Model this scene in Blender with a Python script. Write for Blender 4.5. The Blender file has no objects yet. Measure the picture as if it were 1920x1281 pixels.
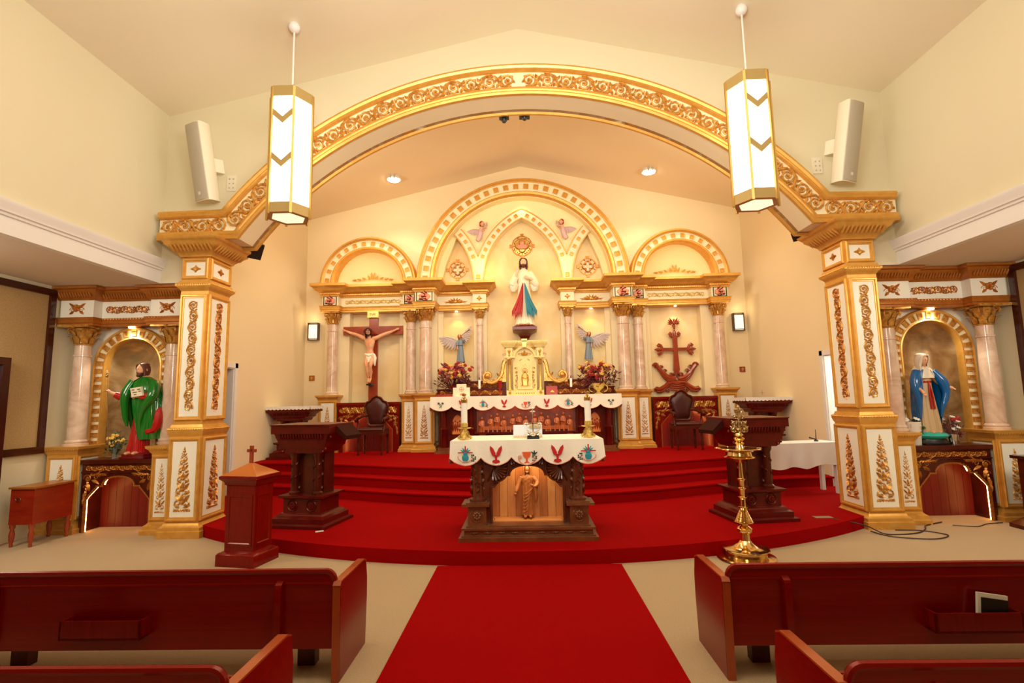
import bpy, bmesh, math, random
from mathutils import Vector, Matrix, Euler
random.seed(7)
PI = math.pi
SC = bpy.context.scene
COL = SC.collection
sin, cos = math.sin, math.cos

# ---------------------------------------------------------------- materials
def mat(name, col, rough=.5, metal=0., bump=0., bscale=40., noise=0., nscale=6., col2=None, coat=0., emit=None, estr=0., grain=False, stretch=None, trans=0., spec=.5, tint=None):
    m = bpy.data.materials.new(name); m.use_nodes = True
    nt = m.node_tree; b = nt.nodes['Principled BSDF']
    b.inputs['Base Color'].default_value = (*col, 1)
    b.inputs['Roughness'].default_value = rough
    b.inputs['Metallic'].default_value = metal; b.inputs['Specular IOR Level'].default_value = spec
    if tint: b.inputs['Specular Tint'].default_value = (*tint, 1)
    if coat: b.inputs['Coat Weight'].default_value = coat; b.inputs['Coat Roughness'].default_value = .12
    if trans: b.inputs['Transmission Weight'].default_value = trans
    if emit:
        b.inputs['Emission Color'].default_value = (*emit, 1); b.inputs['Emission Strength'].default_value = estr
    tc = nt.nodes.new('ShaderNodeTexCoord')
    vec = tc.outputs['Object']
    if stretch:
        mp = nt.nodes.new('ShaderNodeMapping'); mp.inputs['Scale'].default_value = stretch
        nt.links.new(vec, mp.inputs['Vector']); vec = mp.outputs['Vector']
    if col2 is not None:
        if grain:
            n = nt.nodes.new('ShaderNodeTexWave'); n.inputs['Scale'].default_value = nscale
            n.inputs['Distortion'].default_value = 7; n.inputs['Detail'].default_value = 4; n.inputs['Detail Scale'].default_value = 1.5
            fac = n.outputs['Fac']
        else:
            n = nt.nodes.new('ShaderNodeTexNoise'); n.inputs['Scale'].default_value = nscale
            n.inputs['Detail'].default_value = 6; n.inputs['Roughness'].default_value = .62
            if noise: n.inputs['Distortion'].default_value = noise
            fac = n.outputs['Fac']
        nt.links.new(vec, n.inputs['Vector'])
        r = nt.nodes.new('ShaderNodeValToRGB')
        r.color_ramp.elements[0].position = .36; r.color_ramp.elements[0].color = (*col, 1)
        r.color_ramp.elements[1].position = .66; r.color_ramp.elements[1].color = (*col2, 1)
        nt.links.new(fac, r.inputs['Fac']); nt.links.new(r.outputs['Color'], b.inputs['Base Color'])
    if bump:
        n2 = nt.nodes.new('ShaderNodeTexNoise'); n2.inputs['Scale'].default_value = bscale; n2.inputs['Detail'].default_value = 3
        nt.links.new(vec, n2.inputs['Vector'])
        bp = nt.nodes.new('ShaderNodeBump'); bp.inputs['Strength'].default_value = bump; bp.inputs['Distance'].default_value = .01
        nt.links.new(n2.outputs['Fac'], bp.inputs['Height']); nt.links.new(bp.outputs['Normal'], b.inputs['Normal'])
    return m

M = {}
M['wall'] = mat('cream wall paint', (.72, .64, .44), .75, bump=.05, bscale=60)
M['ceil_chancel'] = mat('warm cream chancel ceiling paint', (.84, .69, .46), .8)
M['wall_chancel'] = mat('warm cream chancel paint', (.84, .69, .44), .75, bump=.05, bscale=60)
M['ceil'] = mat('cream ceiling paint', (.80, .70, .51), .8, bump=.05, bscale=60)
M['aisle_ceil'] = mat('aisle ceiling paint', (.72, .63, .52), .85)
M['white'] = mat('white trim paint', (.80, .76, .72), .5)
M['floor'] = mat('beige carpet', (.42, .29, .16), .95, bump=.6, bscale=300, col2=(.52, .38, .23), nscale=120)
M['red'] = mat('red carpet', (.285, .0006, .0010), .95, bump=.5, bscale=350, col2=(.33, .0010, .0014), nscale=160, spec=.05)
M['gold'] = mat('gold paint', (.66, .33, .055), .36, .45, col2=(.74, .40, .09), nscale=9)
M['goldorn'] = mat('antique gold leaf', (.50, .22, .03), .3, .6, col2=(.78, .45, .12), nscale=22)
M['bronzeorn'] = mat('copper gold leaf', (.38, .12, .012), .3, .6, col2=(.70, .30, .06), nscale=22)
M['bronze'] = mat('brown gold paint', (.36, .11, .012), .36, .35, col2=(.44, .15, .02), nscale=9)
M['palegold'] = mat('pale gold leaf', (.62, .40, .07), .32, .45, col2=(.82, .62, .20), nscale=26)
M['cream'] = mat('ivory panel', (.84, .73, .48), .45)
M['panelwhite'] = mat('white lacquer panel', (.86, .82, .70), .35)
M['pier'] = mat('cream plaster', (.84, .70, .44), .5)
M['marble'] = mat('pink marble', (.56, .36, .25), .16, col2=(.78, .60, .46), nscale=2.6, noise=1.2, coat=.3)
M['faux'] = mat('clouded ochre plaster', (.84, .60, .27), .6, col2=(.90, .74, .44), nscale=1.1, noise=.8)
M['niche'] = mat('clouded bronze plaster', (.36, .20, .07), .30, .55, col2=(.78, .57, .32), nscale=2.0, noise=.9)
M['tymp'] = mat('cream tympanum plaster', (.90, .76, .42), .6)
M['mahog'] = mat('mahogany', (.150, .0028, .0015), .26, col2=(.20, .005, .0024), nscale=5, stretch=(6, 6, .8), coat=.15, spec=.4, tint=(1, .5, .35))
M['mahogx'] = mat('polished red pew wood', (.175, .0018, .0010), .24, col2=(.215, .0030, .0015), nscale=4, stretch=(.5, 5, 14), coat=.12, spec=.4, tint=(1, .5, .35))
M['edge'] = mat('orange light on wood edge', (.36, .055, .006), .3, coat=.3)  # light caught on the pew edges, put into the colour as orange
M['darkwood'] = mat('dark carved wood', (.045, .004, .002), .3, col2=(.085, .010, .004), nscale=8, coat=.2, spec=.4, tint=(1, .6, .4))
M['redwood'] = mat('dark red carved wood', (.070, .0025, .0015), .32, col2=(.11, .005, .0025), nscale=8, coat=.12, spec=.4, tint=(1, .5, .35))
M['brownwood'] = mat('brown altar wood', (.13, .035, .009), .32, col2=(.20, .065, .018), nscale=6, coat=.3)
M['plank'] = mat('orange pine plank', (.55, .19, .045), .45, col2=(.70, .30, .09), nscale=1.6, grain=True, stretch=(14, 14, 1))
M['plank2'] = mat('darker pine plank', (.42, .12, .025), .45, col2=(.55, .19, .045), nscale=3, stretch=(10, 10, 1))
M['plank3'] = mat('pale pine plank', (.66, .27, .07), .45, col2=(.74, .34, .10), nscale=3, stretch=(10, 10, 1))
M['carved'] = mat('carved orange wood', (.42, .13, .03), .4, col2=(.55, .20, .05), nscale=10)
M['crosswood'] = mat('red brown varnished wood', (.24, .022, .006), .26, col2=(.34, .05, .012), nscale=4, coat=.4)
M['darkframe'] = mat('dark brown frame', (.045, .006, .004), .25, coat=.3)
M['fabric'] = mat('tan acoustic fabric', (.40, .25, .095), .95, bump=.4, bscale=200, col2=(.48, .32, .14), nscale=50)
M['leather'] = mat('burgundy leather', (.055, .006, .004), .35, bump=.2, bscale=60)
M['black'] = mat('black plastic', (.008, .007, .008), .35)
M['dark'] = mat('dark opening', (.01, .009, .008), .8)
M['grey'] = mat('speaker grille grey', (.52, .46, .36), .7, bump=.5, bscale=500)
M['spk'] = mat('speaker white shell', (.78, .70, .53), .55)
M['chevron'] = mat('brushed olive gold', (.50, .36, .14), .4, .55)
M['lampgold'] = mat('lantern gold', (.55, .34, .09), .34, .6)
M['glow'] = mat('lit opal glass', (.9, .85, .75), .4, emit=(1, .93, .80), estr=5.5)
M['glowlow'] = mat('lit opal base glass', (.9, .85, .7), .4, emit=(1, .84, .50), estr=1.25)
M['bulb'] = mat('lit bulb', (1, .95, .8), .4, emit=(1, .90, .66), estr=25)
M['led'] = mat('lit warm strip', (1, .6, .2), .4, emit=(1, .46, .12), estr=26)
M['cloth'] = mat('white linen', (.86, .82, .68), .8, bump=.25, bscale=30)
M['plaincloth'] = mat('plain white cloth', (.80, .76, .72), .85, bump=.2, bscale=20)
M['skin'] = mat('painted flesh', (.72, .36, .19), .45)
M['skinlight'] = mat('pale painted flesh', (.84, .52, .33), .45)
M['skinred'] = mat('ruddy painted flesh', (.66, .26, .12), .4, col2=(.80, .48, .28), nscale=7)
M['hair'] = mat('dark brown hair', (.045, .010, .006), .5)
M['hairbrown'] = mat('brown hair', (.10, .022, .010), .5)
M['hairred'] = mat('auburn hair', (.32, .06, .02), .5)
M['robe'] = mat('cream robe', (.88, .78, .56), .55)
M['robewhite'] = mat('ivory robe', (.88, .82, .66), .5)
M['green'] = mat('glossy green robe', (.004, .15, .012), .16, coat=.6)
M['redcloth'] = mat('glossy red robe', (.42, .008, .008), .2, coat=.5)
M['blue'] = mat('glossy blue mantle', (.005, .11, .33), .2, coat=.5)
M['tan'] = mat('beige gown', (.55, .38, .20), .35, coat=.3)
M['veil'] = mat('off white veil', (.74, .64, .50), .4)
M['teal'] = mat('teal globe', (.03, .42, .34), .15, coat=.5)
M['rayred'] = mat('red ray', (.42, .012, .012), .4)
M['rayblue'] = mat('blue ray', (.012, .19, .27), .4)
M['greyblue'] = mat('grey blue gown', (.19, .24, .30), .45)
M['wing'] = mat('lilac grey wing', (.60, .50, .50), .5)
M['pinkrobe'] = mat('mauve gown', (.62, .42, .42), .5)
M['brass'] = mat('polished brass', (.78, .54, .23), .14, 1.)
M['oldbrass'] = mat('tarnished brass', (.52, .38, .20), .25, .9)
M['silver'] = mat('silver', (.75, .72, .68), .15, 1.)
M['candle'] = mat('white wax', (.88, .84, .72), .5)
M['leafg'] = mat('leaf green', (.02, .06, .012), .5)
M['leafd'] = mat('dried burgundy foliage', (.12, .012, .012), .6)
M['flyellow'] = mat('yellow petals', (.78, .48, .08), .6)
M['flpink'] = mat('pink petals', (.75, .30, .18), .6)
M['flred'] = mat('red petals', (.35, .012, .015), .6)
M['flwhite'] = mat('white petals', (.80, .78, .70), .6)
M['glass'] = mat('clear glass', (.85, .9, .88), .05, trans=.9)
M['whitewall'] = mat('white wall paint', (.84, .80, .68), .6)
M['redchest'] = mat('red orange chest wood', (.22, .010, .002), .35, col2=(.30, .022, .004), nscale=3, stretch=(1, 1, 6), coat=.15)
M['tabcream'] = mat('antique cream lacquer', (.80, .62, .20), .4, col2=(.88, .74, .32), nscale=14)
M['carvedbrown'] = mat('dark brown carved wood', (.085, .016, .005), .3, col2=(.15, .035, .010), nscale=9, coat=.25)
M['lid'] = mat('orange lit wood', (.46, .12, .012), .35, coat=.2)
M['boards'] = mat('dark red boards', (.10, .0025, .0012), .4, col2=(.14, .004, .002), nscale=4, stretch=(8, 8, .6))
M['orangepanel'] = mat('orange carved panel', (.60, .16, .02), .4, col2=(.72, .24, .05), nscale=8)
M['reliefground'] = mat('dark relief ground', (.13, .018, .006), .4, col2=(.26, .05, .012), nscale=4)
M['relief'] = mat('amber carved relief', (.36, .07, .012), .3, col2=(.50, .12, .02), nscale=7, coat=.3)
M['matdark'] = mat('matt dark wood', (.035, .006, .003), .8, spec=.1)
M['paper'] = mat('printed parchment', (.80, .66, .42), .7, col2=(.55, .36, .18), nscale=60)
M['reddk'] = mat('red book cover', (.34, .006, .006), .35)
M['maroon'] = mat('maroon paint', (.16, .006, .006), .3)
M['embred'] = mat('red embroidery', (.50, .012, .012), .8)
M['emborange'] = mat('orange embroidery', (.75, .11, .02), .8)
M['embteal'] = mat('teal embroidery', (.02, .28, .34), .8)
M['embdark'] = mat('dark green embroidery', (.015, .05, .03), .8)
M['embpink'] = mat('pink embroidery', (.75, .35, .25), .8)
M['vent'] = mat('brushed metal plate', (.40, .33, .22), .35, .7)
M['cable'] = mat('black rubber', (.03, .01, .008), .5)
M['greycase'] = mat('light grey plastic', (.62, .66, .70), .4)

# ---------------------------------------------------------------- mesh builder
ID = lambda u, v, w: (u, v, w)
class MB:
    def __init__(s, T=None):
        s.v = []; s.f = []; s.m = []; s.T = T; s.mi = 0
    def add(s, vs, fs):
        o = len(s.v); T = s.T
        s.v += [tuple(T(*p)) for p in vs] if T else [tuple(p) for p in vs]
        s.f += [tuple(i + o for i in f) for f in fs]; s.m += [s.mi] * len(fs)
        return s
    def box(s, x0, x1, y0, y1, z0, z1, P=ID):
        vs = [P(x, y, z) for x in (x0, x1) for y in (y0, y1) for z in (z0, z1)]
        return s.add(vs, [(0, 1, 3, 2), (4, 6, 7, 5), (0, 4, 5, 1), (2, 3, 7, 6), (0, 2, 6, 4), (1, 5, 7, 3)])
    def frustum(s, x0, x1, y0, y1, z0, X0, X1, Y0, Y1, z1):
        vs = [(x0, y0, z0), (x1, y0, z0), (x1, y1, z0), (x0, y1, z0), (X0, Y0, z1), (X1, Y0, z1), (X1, Y1, z1), (X0, Y1, z1)]
        return s.add(vs, [(3, 2, 1, 0), (4, 5, 6, 7), (0, 1, 5, 4), (1, 2, 6, 5), (2, 3, 7, 6), (3, 0, 4, 7)])
    def loft(s, rings, cap=True, closed=True, P=ID):
        n = len(rings[0]); vs = [P(*p) for r in rings for p in r]; fs = []
        m = n if closed else n - 1
        for i in range(len(rings) - 1):
            for j in range(m):
                k = (j + 1) % n
                fs.append((i*n+j, i*n+k, (i+1)*n+k, (i+1)*n+j))
        if cap and closed:
            fs.append(tuple(range(n - 1, -1, -1))); fs.append(tuple((len(rings)-1)*n + j for j in range(n)))
        return s.add(vs, fs)
    def lathe(s, prof, c=(0, 0, 0), n=16, sx=1, sy=1, P=ID):
        rings = [[(c[0] + r*sx*cos(2*PI*j/n), c[1] + r*sy*sin(2*PI*j/n), c[2] + z) for j in range(n)] for r, z in prof]
        return s.loft(rings, P=P)
    def tube(s, pts, rad, n=6, P=ID, flat=1., cap=True):
        pts = [Vector(p) for p in pts]; k = len(pts)
        if not hasattr(rad, '__len__'): rad = [rad] * k
        rings = []; ref = None
        for i in range(k):
            t = (pts[min(i+1, k-1)] - pts[max(i-1, 0)])
            if t.length < 1e-9: t = Vector((0, 0, 1))
            t.normalize()
            if ref is None: ref = Vector((0, 0, 1)) if abs(t.z) < .9 else Vector((0, 1, 0))
            a = t.cross(ref)
            if a.length < 1e-6: a = t.orthogonal()
            a.normalize(); b = a.cross(t).normalized(); ref = b
            rings.append([tuple(pts[i] + a*rad[i]*cos(2*PI*j/n) + b*rad[i]*flat*sin(2*PI*j/n)) for j in range(n)])
        return s.loft(rings, cap=cap, P=P)
    def prism(s, poly, w0, w1, P=ID):
        n = len(poly); vs = [P(u, v, w0) for u, v in poly] + [P(u, v, w1) for u, v in poly]
        return s.add(vs, [tuple(range(n-1, -1, -1)), tuple(range(n, 2*n))] + [(i, (i+1) % n, n+(i+1) % n, n+i) for i in range(n)])
    def sweep(s, path, prof, closed=True, P=ID, pclosed=True):
        k = len(path); rings = []
        for i in range(k):
            p = Vector(path[i]); a = Vector(path[i-1]) if (closed or i > 0) else None; b = Vector(path[(i+1) % k]) if (closed or i < k-1) else None
            ns = []
            for q, r in ((a, p), (p, b)):
                if q is None or r is None: continue
                t = (r - q)
                if t.length < 1e-9: continue
                t.normalize(); ns.append(Vector((t.y, -t.x)))
            if len(ns) == 1: m = ns[0]
            else: m = (ns[0] + ns[1]) / max(.25, 1 + ns[0].dot(ns[1]))
            rings.append([(p.x + m.x*o, p.y + m.y*o, w) for o, w in prof])
        n = len(prof); vs = [P(*q) for r in rings for q in r]; fs = []
        for i in range(k if closed else k - 1):
            j2 = (i + 1) % k
            for j in range(n if pclosed else n - 1):
                l = (j + 1) % n
                fs.append((i*n+j, i*n+l, j2*n+l, j2*n+j))
        if not closed and pclosed:
            fs.append(tuple(range(n))); fs.append(tuple((k-1)*n + j for j in range(n-1, -1, -1)))
        return s.add(vs, fs)
    def ball(s, c, r, n=10, m=7, P=ID):
        rx, ry, rz = r if hasattr(r, '__len__') else (r, r, r)
        rings = [[(c[0] + rx*sin(PI*i/m)*cos(2*PI*j/n), c[1] + ry*sin(PI*i/m)*sin(2*PI*j/n), c[2] - rz*cos(PI*i/m)) for j in range(n)] for i in range(1, m)]
        vs = [P(c[0], c[1], c[2]-rz), P(c[0], c[1], c[2]+rz)] + [P(*p) for q in rings for p in q]; fs = []
        for i in range(m-2):
            for j in range(n):
                k = (j+1) % n; fs.append((2+i*n+j, 2+i*n+k, 2+(i+1)*n+k, 2+(i+1)*n+j))
        for j in range(n):
            k = (j+1) % n; fs.append((0, 2+k, 2+j)); fs.append((1, 2+(m-2)*n+j, 2+(m-2)*n+k))
        return s.add(vs, fs)
    def build(s, name, m, parent=None, label=None, smooth=38, kind=None):
        o0 = origin(parent); me = bpy.data.meshes.new(name)
        me.from_pydata([(x-o0[0], y-o0[1], z-o0[2]) for x, y, z in s.v], [], s.f)
        ms = m if isinstance(m, (list, tuple)) else [m]
        for q in ms: me.materials.append(M[q] if isinstance(q, str) else q)
        if len(ms) > 1: me.polygons.foreach_set('material_index', s.m)
        bm = bmesh.new(); bm.from_mesh(me); bmesh.ops.recalc_face_normals(bm, faces=bm.faces)
        bm.to_mesh(me); bm.free()
        me.polygons.foreach_set('use_smooth', [True]*len(me.polygons))
        me.set_sharp_from_angle(angle=math.radians(smooth)); me.update()
        o = bpy.data.objects.new(name, me); COL.objects.link(o)
        if parent: o.parent = parent
        if label: o['label'] = label
        if kind: o['kind'] = kind
        return o

def origin(p):
    x = Vector((0, 0, 0))
    while p is not None: x += p.location; p = p.parent
    return x
def tag(o, label, cat, group=None, kind='thing'):
    o['label'] = label; o['category'] = cat
    if group: o['group'] = group
    if kind: o['kind'] = kind
    return o
def thing(name, label, cat, loc=(0, 0, 0), group=None):
    o = bpy.data.objects.new(name, None); COL.objects.link(o); o.location = loc; o.empty_display_size = .1
    return tag(o, label, cat, group)
def struct(mb, name, m, parent=None, label=None, smooth=38):
    o = mb.build(name, m, parent, label, smooth); o['kind'] = 'structure'; return o
KIDS = {}
def copy_tree(o, parent=None, label=None, group=None):
    c = o.copy(); COL.objects.link(c); c.parent = parent
    if label: c['label'] = label
    if group: c['group'] = group
    for ch in [x for x in bpy.data.objects if x.parent == o]: copy_tree(ch, c)
    return c
def arc(cx, cy, r, a0, a1, n):
    return [(cx + r*cos(math.radians(a0 + (a1-a0)*i/n)), cy + r*sin(math.radians(a0 + (a1-a0)*i/n))) for i in range(n+1)]
def front(x0, y, z0, flip=1):      # plane facing the nave: u to +x, v up, w towards the nave
    return lambda u, v, w: (x0 + flip*u, y - w, z0 + v)
def side(x, y0, z0, sgn):          # plane whose normal is sgn*x ; u runs along y
    return lambda u, v, w: (x + sgn*w, y0 + u, z0 + v)
def sub(P, u0, v0, s=1, rot=0, flip=1):
    c, d = cos(rot), sin(rot)
    return lambda u, v, w: P(u0 + s*(c*flip*u - d*v), v0 + s*(d*flip*u + c*v), s*w)
def catmull(pts, n=6):
    pts = [Vector(p) for p in pts]; out = []
    for i in range(len(pts)-1):
        p0 = pts[max(i-1, 0)]; p1 = pts[i]; p2 = pts[i+1]; p3 = pts[min(i+2, len(pts)-1)]
        for k in range(n):
            t = k/n; out.append(tuple(.5*((2*p1) + (p2-p0)*t + (2*p0-5*p1+4*p2-p3)*t*t + (3*p1-p0-3*p2+p3)*t**3)))
    out.append(tuple(pts[-1])); return out

# ---------------------------------------------------------------- carved ornament
def squares(root, lst, name='gilt_square'):
    for m_ in lst: m_.build(name, 'gold' if name == 'gilt_square' else name, root)
def blob(mb, P, x, y, r, h, n=6):
    rings = [[(x + r*k*cos(2*PI*j/n), y + r*k*sin(2*PI*j/n), w) for j in range(n)] for k, w in ((1, 0), (.72, h*.7), (.15, h))]
    mb.loft(rings, P=P)
def leaf(mb, P, x, y, a, L, W, h):
    c, d = cos(a), sin(a)
    q = lambda t, s_, w: P(x + c*t*L - d*s_*W, y + d*t*L + c*s_*W, w)
    vs = [q(0, 0, h*.3), q(.35, .5, 0), q(.35, 0, h), q(.35, -.5, 0), q(.75, .32, 0), q(.75, 0, h*.8), q(.75, -.32, 0), q(1.05, .1, 0)]
    mb.add(vs, [(0, 1, 2), (0, 2, 3), (1, 4, 5, 2), (2, 5, 6, 3), (4, 7, 5), (5, 7, 6)])
def spiral(mb, P, cx, cy, r, a0, d, turns=1.35, tr=.13, n=15, k=5):
    pts = []; rad = []
    for i in range(n+1):
        t = i/n; a = a0 + d*turns*2*PI*t; q = r*(1 - .80*t)
        pts.append((cx + q*cos(a), cy + q*sin(a), r*tr*.55)); rad.append(r*tr*(1 - .45*t))
    mb.tube(pts, rad, n=k, P=P)
def rosette(mb, P, cx, cy, r, n=5):
    for j in range(n):
        a = 2*PI*j/n; blob(mb, P, cx + .55*r*cos(a), cy + .55*r*sin(a), r*.42, r*.35, 5)
    blob(mb, P, cx, cy, r*.34, r*.6, 5)
def rinceau(mb, P, u0, u1, v, amp, n, flipv=1, ros=True):
    du = (u1-u0)/n; r = min(du*.47, amp)
    for i in range(n):
        c = u0 + (i+.5)*du; s_ = flipv*(1 if i % 2 == 0 else -1)
        spiral(mb, P, c, v, r, -s_*PI*.65, s_, turns=1.65, tr=.17, n=20)
        if ros: rosette(mb, P, c, v, r*.36)
        for q, L in ((.15, .55), (.62, .5), (.95, .5), (1.45, .45)):
            a = s_*(q*PI)
            leaf(mb, P, c + r*.5*cos(a), v + r*.5*sin(a), a + s_*.8, r*L*1.15, r*.5, r*.28)
        if i < n-1:
            x1 = c + du; y0 = -s_*amp*.86
            mb.tube([(c - r*.3, v + y0*.95, r*.08), (c + du*.3, v + y0*.8, r*.1), (c + du*.5, v, r*.12), (c + du*.7, v - y0*.8, r*.1), (x1, v - y0*.95, r*.06)], [r*.12, r*.16, r*.18, r*.16, r*.1], n=5, P=P)
            for e in (-1, 1):
                leaf(mb, P, c + du*.5, v + e*amp*.2, e*PI/2 + .5, amp*.8, amp*.5, r*.28)
                leaf(mb, P, c + du*.5, v + e*amp*.2, e*PI/2 - .6, amp*.75, amp*.45, r*.28)
def tree_orn(mb, P, x, y0, h, w, lv=6):
    for q in range(-3, 4): leaf(mb, P, x + q*w*.12, y0 + h*.035 - abs(q)*h*.004, -PI/2 + q*.28, h*.05, w*.2, w*.08)
    y = y0 + h*.03; tot = sum(1 - .74*i/lv for i in range(lv)); hh = h*.86
    for i in range(lv):
        k = 1 - .74*i/lv; s_ = w*.5*k; st = hh*k/tot
        for e in (-1, 1):
            spiral(mb, P, x + e*s_*.47, y + st*.42, min(s_*.5, st*.5), -e*0 + (PI if e < 0 else 0) - e*PI*.6, e, turns=1.1, tr=.2, n=9, k=4)
            leaf(mb, P, x + e*s_*.25, y + st*.6, PI/2 - e*.7, st*.6, s_*.5, s_*.3)
            leaf(mb, P, x + e*s_*.3, y + st*.2, PI/2 - e*1.4, s_*.7, s_*.4, s_*.25)
        blob(mb, P, x, y + st*.5, s_*.3, s_*.3, 6); leaf(mb, P, x, y + st*.45, PI/2, st*.7, s_*.4, s_*.4)
        y += st
    for q in range(9): spiral(mb, P, x + (1 if q % 2 else -1)*w*.17*(1-q/10), y0 + h*(.08+.08*q), w*.13*(1-q/14), q, 1 if q % 2 else -1, turns=1, tr=.24, n=8, k=4)
    blob(mb, P, x, y + h*.035, w*.09, w*.1, 6); leaf(mb, P, x, y + h*.03, PI/2, h*.08, w*.12, w*.06)
FR = [(0, 0), (0, .022), (-.012, .034), (-.03, .030), (-.036, .014), (-.05, .012), (-.058, 0)]   # picture-frame moulding
def framed(mbg, mbw, P, u0, u1, v0, v1, s=1., inset=.0):
    mbg.sweep([(u0, v0), (u1, v0), (u1, v1), (u0, v1)], [(o*s, w*s) for o, w in FR], P=P)
    k = .055*s
    mbw.box(u0+k, u1-k, v0+k, v1-k, .0, .006, P=P)
def rect(x0, x1, y0, y1): return [(x0, y0), (x1, y0), (x1, y1), (x0, y1)]
def solid_moulding(mb, x0, x1, y0, y1, prof):  # prof: (offset, z) closed at the axis by caps
    rings = []
    for o, z in prof: rings.append([(x0-o, y0-o, z), (x1+o, y0-o, z), (x1+o, y1+o, z), (x0-o, y1+o, z)])
    mb.loft(rings)
# ================================================================ the room
struct(MB().box(-7.3, 7.3, -3.6, 13.2, -.12, 0), 'floor', 'floor')
# stepped red platform: front arc and three steps across the chancel
p1 = [(-4.6, 7.22)] + arc(0, 13.7, 7.95, 270-35.3, 270+35.3, 48)[1:-1] + [(4.6, 7.22), (4.6, 7.6), (5.5, 7.6), (5.5, 12.5), (-5.5, 12.5), (-5.5, 7.6), (-4.6, 7.6)]
struct(MB().prism(p1, 0, .155), 'floor_platform', 'red')
half = [(0, 8.10), (1.05, 8.20), (2.1, 8.48), (3.2, 8.92), (4.4, 9.30), (5.5, 9.46)]
full = catmull([(-x, y, 0) for x, y in half[:0:-1]] + [(x, y, 0) for x, y in half], 6)
for i, z in enumerate((.325, .49, .655)):
    poly = [(x, y + .33*i) for x, y, _ in full] + [(5.5, 12.5), (-5.5, 12.5)]
    mb = MB(); mb.prism(poly, .155, z - .0)
    # rounded carpet nosing
    mb.sweep([(x, y + .33*i) for x, y, _ in full], [(0, z), (.018, z-.004), (.022, z-.02), (.014, z-.035), (0, z-.04)], closed=False)
    struct(mb, 'floor_step', 'red')
def gable(hx, zr, slope, n=1): return zr - slope*hx
# wall between nave and chancel, with the arched opening
op = arc(0, 1.15, 5.42, 36, 144, 60)
poly = [(-5.6, 3.66), (-5.6, 6.9), (0, 8.2), (5.6, 6.9), (5.6, 3.66), (4.8, 3.66), (4.8, 4.3)] + [p for p in op if abs(p[0]) < 4.5] + [(-4.8, 4.3), (-4.8, 3.66)]
struct(MB().prism([(x, z) for x, z in poly], 7.32, 7.6, P=lambda u, v, w: (u, w, v)), 'wall_front', 'wall')
mb = MB()
mb.prism([(-5.7, 0), (5.7, 0), (5.7, 6.9), (0, 8.3), (-5.7, 6.9)], 12.5, 12.65, P=lambda u, v, w: (u, w, v))
struct(mb, 'wall_back', 'wall_chancel')
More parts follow.
